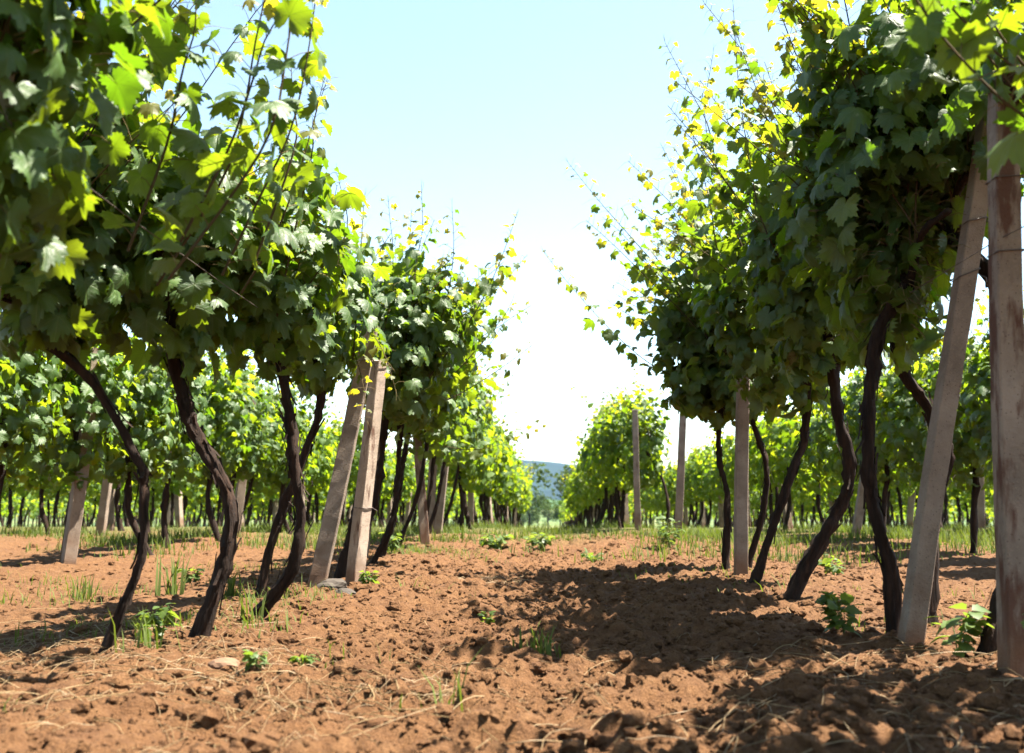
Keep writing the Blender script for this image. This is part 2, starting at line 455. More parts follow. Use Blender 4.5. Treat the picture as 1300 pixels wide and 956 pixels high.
ICO, ICOF = ico(); ICO2, ICO2F = subdiv(ICO, ICOF); ICO3, ICO3F = subdiv(ICO2, ICO2F)
def scatter_template(tv, tf, pos, size, rng, squash=.7, jitter=.28):
    n = len(pos)
    a = rng.uniform(0, 2 * PI, n); ca, sa = np.cos(a), np.sin(a)
    v = tv[None] * (1 + rng.uniform(-jitter, jitter, (n, len(tv), 1)))
    v = v * rng.uniform(.7, 1.25, (n, 1, 3)) * np.array([1, 1, squash])
    x = v[..., 0] * ca[:, None] - v[..., 1] * sa[:, None]; y = v[..., 0] * sa[:, None] + v[..., 1] * ca[:, None]
    v = np.stack([x, y, v[..., 2]], -1) * size[:, None, None] + pos[:, None, :]
    f = tf[None] + (np.arange(n) * len(tv))[:, None, None]
    return v.reshape(-1, 3), f.reshape(-1, 3)
n = 4200
py = 1.5 * (11.5 / 1.5) ** rng.random(n); px = np.where(rng.random(n) < .7, rng.normal(.15, 1.25, n), rng.uniform(-6.5, 5.5, n))
sz = .010 + .022 * rng.random(n) ** 3
pos = np.stack([px, py, ground_z(px, py) + sz * .25], -1)
mb = MB(); v, f = scatter_template(ICO2, ICO2F, pos, sz, rng); mb.add(v, f3=f)
n = 26000
py = 1.5 * (9.0 / 1.5) ** rng.random(n); px = np.where(rng.random(n) < .75, rng.normal(.1, 1.3, n), rng.uniform(-6, 5, n))
sz = .0035 + .009 * rng.random(n) ** 2
v, f = scatter_template(ICO, ICOF, np.stack([px, py, ground_z(px, py) + sz * .3], -1), sz, rng, .75, .3); mb.add(v, f3=f)
tag(link('soil_clods', mb.mesh('soil_clods', [M_soil], smooth=False)), kind='stuff')

# distant hills
def hill_material(name, a, b, sc_):
    m, nt, bs, out = mat(name)
    tc = nd(nt, 'ShaderNodeTexCoord')
    n = nd(nt, 'ShaderNodeTexNoise', {'Vector': tc.outputs['Object'], 'Scale': sc_, 'Detail': 8.0, 'Roughness': .65})
    nt.links.new(ramp(nt, n.outputs[0], [(.35, a), (.65, b)]), bs.inputs['Base Color'])
    bs.inputs['Roughness'].default_value = 1.0; bs.inputs['Specular IOR Level'].default_value = 0
    return m
def hill(name, y0, y1, x0, x1, hfun, m, nx=160, ny=24):
    xs = np.linspace(x0, x1, nx); t = np.linspace(0, 1, ny)
    XX, T = np.meshgrid(xs, t)
    YY = y0 + (y1 - y0) * T
    ZZ = -14 + (hfun(XX) + 14) * np.sin(T * PI) ** .8 + 5 * (fbm(XX * .012, YY * .012, 9, 4) - .5) * np.sin(T * PI)
    ii = (np.arange(ny - 1)[:, None] * nx + np.arange(nx - 1)[None, :]).ravel()
    mb = MB(); mb.add(np.stack([XX, YY, ZZ], -1), f4=np.stack([ii, ii + 1, ii + nx + 1, ii + nx], -1))
    tag(link(name, mb.mesh(name, [m])), kind='structure')
M_h1 = hill_material('wooded_mountain', (.007, .013, .014), (.013, .023, .020), .02)
M_h2 = hill_material('wooded_hill', (0.0180, 0.0390, 0.0144), (0.0420, 0.0720, 0.0240), .03)
hill('mountain', 1500, 2600, -2600, 2600,
     lambda x: 49 + 34 * np.exp(-((x + 60) / 130) ** 2) * .55 + 34 * np.exp(-((x + 560) / 240) ** 2) + 20 * fbm(x * .004, x * 0, 3, 4) - 10, M_h1, 240)
hill('hill', 620, 1100, -900, 900, lambda x: -9 + 6 * np.exp(-((x + 45) / 45) ** 2) + 8 * fbm(x * .02, x * 0, 13, 4), M_h2)

# ------------------------------------------------------------------ concrete posts and wires
def post_mesh(w, d, h, rng, matl, taper=.86):
    """four-sided cast post, chamfered and slightly uneven"""
    nz = 26; c = .12
    prof = np.array([(-1 + c, -1), (0, -1.0), (1 - c, -1), (1, -1 + c), (1, 0), (1, 1 - c), (1 - c, 1), (0, 1), (-1 + c, 1), (-1, 1 - c), (-1, 0), (-1, -1 + c)])
    zs = np.linspace(-.12, h, nz); k = len(prof)
    s = np.interp(zs, [-.12, h], [1, taper])
    v = np.zeros((nz, k, 3))
    wob = rng.normal(0, .018, (nz, k, 1))
    v[..., :2] = prof[None] * np.array([w / 2, d / 2]) * s[:, None, None] * (1 + wob)
    v[..., 0] += (.004 * np.sin(zs * 3 + rng.uniform(0, 6)))[:, None]
    v[..., 2] = zs[:, None] + rng.normal(0, .004, (nz, k))
    i = np.arange(nz - 1)[:, None] * k; j = np.arange(k)[None]; q = (j + 1) % k
    mb = MB(); f4 = np.stack([i + j, i + q, i + k + q, i + k + j], -1).reshape(-1, 4)
    top = (nz - 1) * k; vv = np.vstack([v.reshape(-1, 3), [[0, 0, h + .006]]])
    jj = np.arange(k); mb.add(vv, f3=np.stack([top + jj, top + (jj + 1) % k, np.full(k, nz * k)], -1), f4=f4)
    return mb.mesh('post_shaft', [matl], smooth=False)
def wire_loop(w, d, z, slack=.0):
    """a wire tied round a post"""
    th = np.linspace(0, 2 * PI, 25)
    x = np.clip(np.cos(th) * 1.35, -1, 1) * (w / 2 + .004); y = np.clip(np.sin(th) * 1.35, -1, 1) * (d / 2 + .004)
    mb = MB(); tube(mb, np.stack([x, y, z + slack * np.cos(th)], -1), .0024, 5)
    tube(mb, [(w / 2 + .003, -d / 2 - .003, z), (w / 2 + .02, -d / 2 - .018, z - .01), (w / 2 + .03, -d / 2 - .012, z - .035)], .002, 4)
    return mb.mesh('wire_tie', [M_wire])

post_seed = [100]
def post(x, y, h, label, lean=(0, 0), rot=0, w=.09, d=.085, ties=(), matl=None, group=None, mesh=None):
    rng = np.random.default_rng(post_seed[0]); post_seed[0] += 1
    r = empty('concrete_post', (x, y, zat(x, y)), label, 'post', group)
    top = Vector((lean[0], lean[1], h))
    q = Vector((0, 0, 1)).rotation_difference(top.normalized())
    r.rotation_mode = 'QUATERNION'
    r.rotation_quaternion = q @ Matrix.Rotation(rot, 3, 'Z').to_quaternion()
    me = mesh or post_mesh(w, d, top.length, rng, matl or M_conc)
    link('post_shaft', me, r)
    for z, sl in ties: link('wire_tie', wire_loop(w * .93, d * .93, z, sl), r)
    return r

R = math.radians
post(1.262, 2.86, 1.72, 'thick rust stained concrete post standing upright at the right edge of the photo', lean=(.09, .0), w=.078, d=.074, ties=((1.18, .006), (1.40, .004)), matl=M_conc_rust)
post(1.185, 3.44, 1.90, 'concrete post leaning right against the rust stained post, foot beside a dark trunk', lean=(.38, -.05), w=.066, d=.066, rot=R(4), ties=((1.45, .02), (1.26, .03)))
post(1.17, 6.3, 1.7, 'upright shaded concrete post between thin dark trunks near the end of the right row', lean=(.07, 0), w=.08, d=.08, ties=((1.2, .01),))
post(1.44, 11.5, 1.36, 'bare concrete post leaning slightly in the gap of the right row', lean=(.10, 0), w=.085)
post(1.18, 13.6, 1.62, 'bare straight concrete post with pale top before the far right bushes', lean=(-.02, 0), w=.085)
post(-1.22, 5.30, 1.40, 'grey concrete brace post leaning toward the sunlit post, left of the pair', lean=(.25, .04), w=.09, d=.085, rot=R(6), ties=((1.22, .02),))
post(-1.045, 5.42, 1.22, 'sunlit pitted concrete post, right of the leaning pair in the left row', lean=(.10, .03), w=.076, d=.076, rot=R(52), matl=M_conc_sunlit, ties=((.42, .004), (1.2, .01)))
post(-1.18, 9.6, 1.6, 'short stained concrete post leaning left behind the sunlit pair', lean=(-.16, 0), w=.09, rot=R(10), matl=M_conc_rust)
post(-1.42, 12.0, 1.6, 'slim concrete post far along the left row, left of a leaning pair', lean=(.04, 0), w=.1)
post(-1.33, 12.0, 1.6, 'slim concrete post far along the left row leaning right', lean=(.14, 0), w=.095)
post(-1.52, 8.2, 1.6, 'shaded concrete post half hidden by dark trunks behind the sunlit pair', lean=(.14, 0), w=.085)
post(-1.268, 2.1, 1.7, 'pale concrete post cut off by the left edge of the photo', w=.10)
post(-3.56, 7.4, 1.6, 'concrete post with sunlit right face in the second row on the left', lean=(.11, 0), w=.095, d=.095, rot=R(40))
post(-5.45, 12.1, 1.6, 'slim grey concrete post behind the sunlit post of the second left row', lean=(.12, 0), w=.1)
post(5.25, 12.6, 1.7, 'concrete post seen between the leaning and the rust stained post', lean=(.10, 0), w=.11)
post(3.4, 11.4, 1.6, 'small leaning concrete post seen behind the bent trunks on the right', lean=(.3, 0), w=.085)
_pm = [post_mesh(.1, .1, 1.6, np.random.default_rng(50 + k), M_conc) for k in range(3)]
def far_posts(xr, y0, y1, step, label, group, seed):
    rng = np.random.default_rng(seed); y = y0
    while y < y1:
        post(xr + rng.normal(0, .06), y + rng.normal(0, .2), 1.6, label, lean=(rng.normal(0, .14), rng.normal(0, .05)), rot=rng.uniform(-.5, .5), group=group, mesh=_pm[int(rng.integers(3))])
        y += step
far_posts(LX - GAP, 11.8, 32, 2.7, 'grey concrete post among the vines of the second row on the left', 'posts of the second row on the left', 61)
far_posts(LX - 2 * GAP, 14, 36, 2.6, 'far grey concrete post among the vines of the third row on the left', 'posts of the third row on the left', 62)
far_posts(LX - 3 * GAP, 17, 36, 4.6, 'tiny far concrete post among the vines of the fourth row on the left', 'posts of the fourth row on the left', 63)
far_posts(RX + GAP, 15.5, 32, 3.0, 'grey concrete post among the vines of the second row on the right', 'posts of the second row on the right', 64)
far_posts(RX + 2 * GAP, 17, 36, 4.6, 'far grey concrete post among the vines of the third row on the right', 'posts of the third row on the right', 65)
far_posts(RX, 17.5, 36, 4.2, 'far concrete post in the right row beyond the gap', 'far posts at the end of the right row', 66)
far_posts(LX, 16, 36, 4.2, 'far concrete post under the last vines of the left row', 'far posts at the end of the left row', 67)

def row_wire(x, zs, pts, label):
    for z in zs:
        mb = MB(); P = []
        for a, b in zip(pts[:-1], pts[1:]):
            for t in np.linspace(0, 1, 8, endpoint=False):
                yy = a + (b - a) * t
                P.append((x + .01 * math.sin(yy), yy, z + zat(x, yy) - .03 * 4 * t * (1 - t)))
        P.append((x, pts[-1], z + zat(x, pts[-1])))
        tube(mb, P, .0018, 4)
        tag(link('trellis_wire', mb.mesh('trellis_wire', [M_wire])), label, 'wire')
row_wire(1.30, (1.22,), (-2, 2.86, 6.3), 'thin trellis wire running through the leaves of the right row')
row_wire(-1.10, (1.22,), (-2, 2.1, 5.4, 9.6, 12), 'thin trellis wire running through the leaves of the left row')

# ------------------------------------------------------------------ leaves
def leaf_template(seed, nout, nin, serr, curl):
    """five-lobed vine leaf, unit half-width, petiole at the origin, tip along +Y"""
    rng = np.random.default_rng(seed)
    ang = np.array([0, 14, 30, 42, 54, 70, 86, 100, 116, 134, 150, 165, 178])
    rad = np.array([1.03, .90, .75, .82, .95, .84, .70, .77, .82, .75, .68, .50, .12])
    def half():
        return np.clip(rad * (1 + rng.normal(0, .06, len(rad))), .08, 1.2)
    a = np.linspace(-178, 178, nout)
    rl, rr = half(), half(); rl[0] = rr[0]
    r = np.where(a < 0, np.interp(-a, ang, rl), np.interp(a, ang, rr))
    if serr: r = r * (1 + np.where(np.arange(nout) % 2, serr, -serr) * rng.uniform(.6, 1.3, nout))
    t = np.radians(a)
    o = np.stack([np.sin(t) * r, np.cos(t) * r], -1)
    V = [np.array([[0., 0.]])]; F = []
    if nin:
        b = np.linspace(-178, 178, nin); tb = np.radians(b)
        rb = .5 * np.where(b < 0, np.interp(-b, ang, rl), np.interp(b, ang, rr))
        V.append(np.stack([np.sin(tb) * rb, np.cos(tb) * rb], -1))
        F += [(0, 1 + k + 1, 1 + k) for k in range(nin - 1)]
        V.append(o); i0, j0 = 1, 1 + nin
        i = j = 0
        while i < nin - 1 or j < nout - 1:
            if j < nout - 1 and (i == nin - 1 or a[j + 1] <= b[i + 1]):
                F.append((i0 + i, j0 + j + 1, j0 + j)); j += 1
            else:
                F.append((i0 + i, i0 + i + 1, j0 + j)); i += 1
    else:
        V.append(o); F += [(0, 1 + k + 1, 1 + k) for k in range(nout - 1)]
    xy = np.concatenate(V)
    x, y = xy[:, 0], xy[:, 1]; rr_ = np.hypot(x, y); th = np.arctan2(x, y)
    fold, droop, wav, ph, tw = np.array(curl) * np.array([1.35, 1.35, 1.5, 1, 1.5])
    z = fold * np.abs(x) - droop * rr_**2 + wav * rr_**2 * np.cos(5 * th + ph) + tw * x * y
    vein = np.minimum.reduce([np.abs(np.abs(th) - k) for k in (0, .87, 1.88)])
    z = z + .05 * np.clip(vein / .4, 0, 1) * rr_ * (1 if nin else .5)
    v = np.stack([x, y, z], -1); v[:, :2] *= .9
    uv = np.stack([x * .42 + .5, y * .42 + .35], -1)
    return v, np.array(F), uv
CURLS = [(.15, .22, .05, 0, .05), (.30, .12, .07, 1, -.1), (.05, .42, .06, 2, .1), (-.12, .18, .08, 3, .0), (.4, .32, .05, .5, .12), (.1, .55, .04, 4, -.12), (.22, .05, .10, 2.5, .15), (-.05, .30, .08, 5, -.05)]
HI = [leaf_template(200 + k, 49, 13, .085, c) for k, c in enumerate(CURLS)]
LO = [leaf_template(300 + k, 27, 0, .05, c) for k, c in enumerate(CURLS)]
FAR = [leaf_template(400 + k, 9, 0, 0, c) for k, c in enumerate(CURLS)]
def leaf_meshes(m, nm):
    out = []
    for v, f, uv in HI:
        b = MB(); b.add(v, f3=f, uv=uv); out.append(b.mesh(nm, [m], uv=True))
    return out
LEAF_ME = leaf_meshes(M_leaf, 'leaf'); YOUNG_ME = leaf_meshes(M_young, 'young_leaf')

def frames(nrm, tip):
    z = unit(nrm); y = unit(tip - z * (tip * z).sum(-1, keepdims=True)); x = np.cross(y, z)
    return np.stack([x, y, z], -1)              # columns
def add_leaves(mb, L, templates, young_slot=1):
    if not len(L['p']): return
    Rm = frames(L['n'], L['t'])
    for k, (tv, tf, tuv) in enumerate(templates):
        s = np.nonzero(L['k'] == k)[0]
        if not len(s): continue
        v = np.einsum('nij,vj->nvi', Rm[s], tv) * L['s'][s][:, None, None] + L['p'][s][:, None, :]
        f = tf[None] + (np.arange(len(s)) * len(tv))[:, None, None]
        mb.add(v.reshape(-1, 3), f3=f.reshape(-1, 3), mat=np.repeat(L['y'][s] * young_slot, len(tf)), uv=np.tile(tuv, (len(s), 1)))

SUNH = np.array([SUN.x, SUN.y, SUN.z])
class Leaves:
    def __init__(s): s.d = {k: [] for k in 'pntsyk'}
    def add(s, rng, p, nrm, tip, size, young):
        p = np.atleast_2d(p); n = len(p)
        s.d['p'].append(p); s.d['n'].append(np.atleast_2d(nrm)); s.d['t'].append(np.atleast_2d(tip))
        s.d['s'].append(np.broadcast_to(size, (n,))); s.d['y'].append(np.broadcast_to(young, (n,)).astype(int)); s.d['k'].append(rng.integers(0, 8, n))
    def done(s): return {k: np.concatenate(v) for k, v in s.d.items()}

def curly(mb, rng, p, d, L, r, mat=1):
    """a tendril: straight then curling"""
    d = unit(d); n = 9; t = np.linspace(0, 1, n)
    side = unit(np.cross(d, rng.normal(0, 1, 3)))
    q = p + d * (L * t)[:, None] + side * (L * .35 * t**2.5)[:, None] + np.array([0, 0, 1.]) * (L * .15 * np.sin(t * 4))[:, None]
    tube(mb, q, np.linspace(r, r * .4, n), 3, mat, cap=False)

def shoot_leaves(rng, LV, path, stalks, size, step, frac_bare=.0, hero=False, tend=None):
    """alternate leaves up one shoot"""
    seg = np.linalg.norm(np.diff(path, axis=0), axis=1); cum = np.concatenate([[0], np.cumsum(seg)]); Ltot = cum[-1]
    s = step * .6 + Ltot * frac_bare; k = int(rng.integers(2)); ph = rng.uniform(0, 2 * PI)
    while s < Ltot * .995:
        u = s / Ltot
        p = np.array([np.interp(s, cum, path[:, c]) for c in range(3)])
        q = np.array([np.interp(min(s + .02, Ltot), cum, path[:, c]) for c in range(3)])
        t = unit(q - p + 1e-6)
        a = ph + (k % 2) * PI + rng.normal(0, .5)
        e1 = unit(np.cross(t, [.3, .2, 1.])); e2 = np.cross(t, e1)
        side = e1 * math.cos(a) + e2 * math.sin(a)
        tipf = np.clip((u - (.45 if hero else .62)) / (.55 if hero else .38), 0, 1)
        sz = size * (1 - .74 * tipf ** 1.2) * rng.uniform(.62, 1.18)
        stl = (.03 + .75 * sz) * rng.uniform(.7, 1.2)
        att = p + (side * .8 + t * .25 + np.array([0, 0, .15])) * stl
        nrm = np.array([0, 0, .55]) + side * .55 + SUNH * .25 + rng.normal(0, .38, 3)
        tip = side * .7 - np.array([0, 0, rng.uniform(.15, .95)]) + rng.normal(0, .3, 3)
        yg = rng.random() < (tipf * 1.25 - .25)
        LV.add(rng, att, nrm, tip, sz, yg)
        if stalks is not None:
            tube(stalks, [p, (p + att) / 2 + np.array([0, 0, .006]), att], [.0016, .0013, .0011], 3, 1, cap=False)
            if tend is not None and k % 3 != 2 and u > .35:
                curly(tend, rng, p, -side + t * .5, rng.uniform(.05, .13), .0011)
        k += 1
        s += step * (1 - .45 * tipf) * rng.uniform(.8, 1.2)

def bark_tube(mb, path, r0, r1, rng, ns=12, n=46):
    p = smooth_path(path, n); t = np.linspace(0, 1, n)
    r0, r1 = r0 * .78, r1 * .80
    p = p + np.cumsum(rng.normal(0, .0022, (n, 3)), 0) * np.sin(t * PI)[:, None]
    r = r0 + (r1 - r0) * t + .75 * r0 * np.exp(-t * 16) + .3 * r1 * np.exp(-(1 - t) * 9)
    r = r * (1 + .10 * np.sin(t * rng.uniform(12, 20) + rng.uniform(0, 6)) + .07 * rng.normal(0, 1, n))
    th = np.arange(ns) / ns * 2 * PI
    tw = th[None, :] + (t * rng.uniform(1.5, 3.5))[:, None]
    rough = 1 + .16 * np.sin(3 * tw + rng.uniform(0, 6)) + .09 * np.sin(5 * tw + 1) + rng.normal(0, .10, (n, ns))
    for _ in range(int(rng.integers(4, 9))):                    # knots and old pruning scars
        a, b = rng.uniform(.05, .98), rng.uniform(0, 2 * PI)
        dth = np.abs((th[None, :] - b + PI) % (2 * PI) - PI)
        rough = rough + rng.uniform(.25, .7) * np.exp(-((t - a) / .022) ** 2)[:, None] * np.exp(-(dth / .55) ** 2)
    tube(mb, p, r, ns, 0, rough)
    return p
def shreds(mb, p, r, rng, n):
    """loose strips of bark peeling off the trunk"""
    for _ in range(n):
        i = int(rng.integers(3, len(p) - 6)); m_ = int(rng.integers(3, 6))
        q = p[i:i + m_]; a = rng.uniform(0, 2 * PI)
        o = np.array([math.cos(a), math.sin(a), 0]); w = np.array([-o[1], o[0], 0]) * rng.uniform(.003, .007)
        lift = np.linspace(0, 1, m_)[:, None] ** 2 * rng.uniform(.006, .03)
        if rng.random() < .5: lift = lift[::-1]
        c = q + o * (r * 1.02 + lift)
        v = np.concatenate([c - w, c + w]); j = np.arange(m_ - 1)
        mb.add(v, f4=np.stack([j, j + 1, m_ + j + 1, m_ + j], -1))

# --- the vines; detailed ones first collected, then their nearest visible leaves become objects
DETAILED = []
def grow(seed, trunk, side, n_sh, label, group=None, heroes=(), L=(.55, .95), size=.077, curtain=130, spread=.32, r=.027, top_bias=0.0, lod=0, arm=.34, zc=1.42, trunk_r=None, sx=.40, shreddy=30, yw=.42):
    """side: x the shoots lean towards"""
    rng = np.random.default_rng(seed)
    if lod < 2: n_sh = int(n_sh * 1.9); curtain = int(curtain * 2.3)
    trunk = np.asarray(trunk, float); trunk = trunk.copy()
    base = np.array([trunk[0, 0], trunk[0, 1], zat(trunk[0, 0], trunk[0, 1])])
    trunk[:, 2] += base[2]; trunk[0, 2] -= .06
    head = trunk[-1]
    v = dict(base=base, label=label, group=group, lod=lod)
    tb = MB(); p = bark_tube(tb, trunk, r, r * .85, rng, ns=14 if lod == 0 else 8, n=46 if lod == 0 else 24)
    if lod == 0: shreds(tb, p, r, rng, shreddy)
    v['trunk'] = tb
    LV = Leaves(); v['shoots'] = []; stalks = MB() if lod == 0 else None
    arms = []
    for sgn in (-1, 1):
        e = head + np.array([rng.normal(0, .04), sgn * arm * rng.uniform(.7, 1.1), rng.uniform(.08, .22)])
        mid = (head + e) / 2 + np.array([rng.normal(0, .03), 0, .05])
        ab = MB(); q = bark_tube(ab, [head - np.array([0, 0, .02]), mid, e], r * .62, r * .4, rng, ns=8 if lod == 0 else 6, n=14)
        arms.append((ab, q))
    v['arms'] = arms
    for k in range(n_sh):
        q = arms[k % 2][1]; st = q[int(rng.integers(2, len(q)))]
        d = np.array([rng.normal(top_bias, spread), rng.normal(0, .22), 1.0])
        ln = rng.uniform(*L) * (1.4 if rng.random() < .22 else 1.0)
        n = 9; t = np.linspace(0, 1, n)[:, None]
        bend = np.array([np.sign(d[0]) * rng.uniform(0, .18), rng.normal(0, .08), -.12 * abs(d[0])])
        path = st + unit(d) * ln * t + bend * t**2 * ln + np.cumsum(rng.normal(0, .006, (n, 3)), 0)
        if ((path[:, 0] > 1.04) & (path[:, 0] < 1.8) & (path[:, 1] > 2.25) & (path[:, 1] < 3.5) & (path[:, 2] > 1.25) & (path[:, 2] < 1.55)).any(): continue
        sb = MB(); tube(sb, path, np.linspace(.0042, .0014, n) if lod == 0 else np.linspace(.005, .002, n), 5 if lod == 0 else 3, 0, cap=False)
        shoot_leaves(rng, LV, path, stalks, size, .062 if lod == 0 else .075, tend=sb if lod == 0 else None)
        v['shoots'].append(sb)
    for hp in heroes:
        path = smooth_path(np.asarray(hp, float), 14)
        sb = MB(); tube(sb, path, np.linspace(.0046, .0013, 14), 5, 0, cap=False)
        shoot_leaves(rng, LV, path, stalks, size * 1.0, .066, hero=True, tend=sb)
        for _ in range(3): curly(sb, rng, path[-1], path[-1] - path[-3] + rng.normal(0, .03, 3), .06, .0008)
        v['shoots'].append(sb)
    # hanging outer leaves
    m = curtain
    u = unit(rng.normal(0, 1, (m, 3))) * (rng.uniform(.55, 1.0, (m, 1)))
    c = np.array([head[0] + top_bias * .3, head[1], base[2] + zc])
    P = c + u * np.array([sx, yw, .54 if lod == 0 else .66])
    if lod == 0: P[:, 0] = c[0] + (P[:, 0] - c[0]) * np.clip((P[:, 2] - base[2] - .85) / .65, .68, 1.05)
    lowz = (.82 if lod == 0 else .44) + .34 * vnoise(P[:, 1] * 2.6 + seed, P[:, 0] * 2.6, 4) ** 1.5
    P[:, 2] = np.maximum(P[:, 2], base[2] + lowz + .1 * rng.random(m))
    out = unit(u * np.array([1, 1, .4]))
    nr = out * .75 + np.array([0, 0, .45]) + rng.normal(0, .35, (m, 3))
    tp = out * .35 - np.array([0, 0, 1.0]) + rng.normal(0, .35, (m, 3))
    LV.add(rng, P, nr, tp, size * rng.uniform(.7, 1.15, m), False)
    if stalks is not None:
        for a_, o_ in zip(P, out):
            tube(stalks, [a_, a_ - o_ * .03 + np.array([0, 0, .015]), a_ - o_ * .07 + np.array([0, 0, .01])], [.0011, .0013, .0016], 3, 1, cap=False)
    Lv = LV.done()
    q = Lv['p'] + unit(Lv['t']) * Lv['s'][:, None] * .4       # the vines are cut back where the two near posts stand
    clear = (q[:, 0] > 1.04) & (q[:, 0] < 1.8) & (q[:, 1] > 2.25) & (q[:, 1] < 3.54) & (q[:, 2] < 1.60)
    tt = (q[:, 0] + 1.0) / (SUN.x)                              # the gap that lets the sun onto the sunlit post of the left pair
    slot = (tt > .1) & (np.abs(q[:, 1] - 5.42 - tt * SUN.y) < .13) & (q[:, 2] - tt * SUN.z < 1.0) & (q[:, 2] - tt * SUN.z > -.1)
    clear = clear | slot
    v['leaves'] = {k: a[~clear] for k, a in Lv.items()}; v['stalks'] = stalks
    DETAILED.append(v)
    return v

# hero shoots, world coordinates
HR = dict(
 h1=[(1.09, 6.6, 1.50), (.81, 6.55, 1.92), (.56, 6.6, 2.25), (.35, 6.62, 2.51), (.14, 6.6, 2.78)],
 h2=[(1.0, 6.9, 1.30), (.78, 6.9, 1.37), (.51, 6.85, 1.57), (.21, 6.9, 1.91), (-.03, 6.9, 2.22)],
 h3=[(1.1, 6.8, 1.5), (.72, 6.85, 1.66), (.43, 6.8, 1.83)],
 h4=[(1.2, 5.2, 1.4), (.95, 5.2, 2.05), (.87, 5.15, 2.45), (.79, 5.2, 2.68), (.65, 5.2, 2.98)],
 h5=[(1.2, 5.5, 1.4), (.97, 5.5, 1.82), (.91, 5.45, 2.14), (.85, 5.5, 2.47), (.79, 5.5, 2.76)],
 h6=[(1.3, 4.6, 1.5), (1.18, 4.6, 2.11), (1.11, 4.62, 2.3), (1.01, 4.6, 2.55), (.77, 4.6, 2.9)],
 h7=[(1.2, 4.6, 1.4), (1.02, 4.6, 1.76), (.97, 4.6, 2.03), (.92, 4.58, 2.43), (.91, 4.6, 2.89)],
 h8=[(1.3, 4.0, 1.4), (1.16, 4.0, 2.07), (1.07, 4.0, 2.28), (.97, 4.0, 2.6), (.93, 4.0, 2.74)],
 h9=[(1.3, 3.7, 1.4), (1.22, 3.7, 1.92), (1.19, 3.7, 2.08), (1.1, 3.7, 2.44), (1.07, 3.7, 2.54)],
 h10=[(1.36, 2.4, 1.38), (1.15, 2.35, 1.58), (1.06, 2.33, 1.71), (.95, 2.35, 1.84)],
 h12=[(1.45, 2.2, 1.30), (1.18, 2.15, 1.27), (1.02, 2.1, 1.34), (.92, 2.1, 1.45), (.82, 2.1, 1.60), (.70, 2.1, 1.9), (.62, 2.1, 2.1)],
 h14=[(1.5, 2.22, 1.5), (1.20, 2.2, 1.40), (1.08, 2.18, 1.46), (.98, 2.2, 1.58), (.86, 2.2, 1.75), (.74, 2.2, 2.0), (.68, 2.2, 2.2)],
 h13=[(1.36, 2.5, 1.38), (1.27, 2.45, 1.45), (1.18, 2.45, 1.55), (1.08, 2.45, 1.7), (.97, 2.45, 1.85), (.85, 2.45, 2.05)],
 h11=[(1.3, 5.6, 1.5), (1.15, 5.6, 1.98), (1.0, 5.6, 2.27), (.92, 5.6, 2.7), (.98, 5.6, 3.1)])
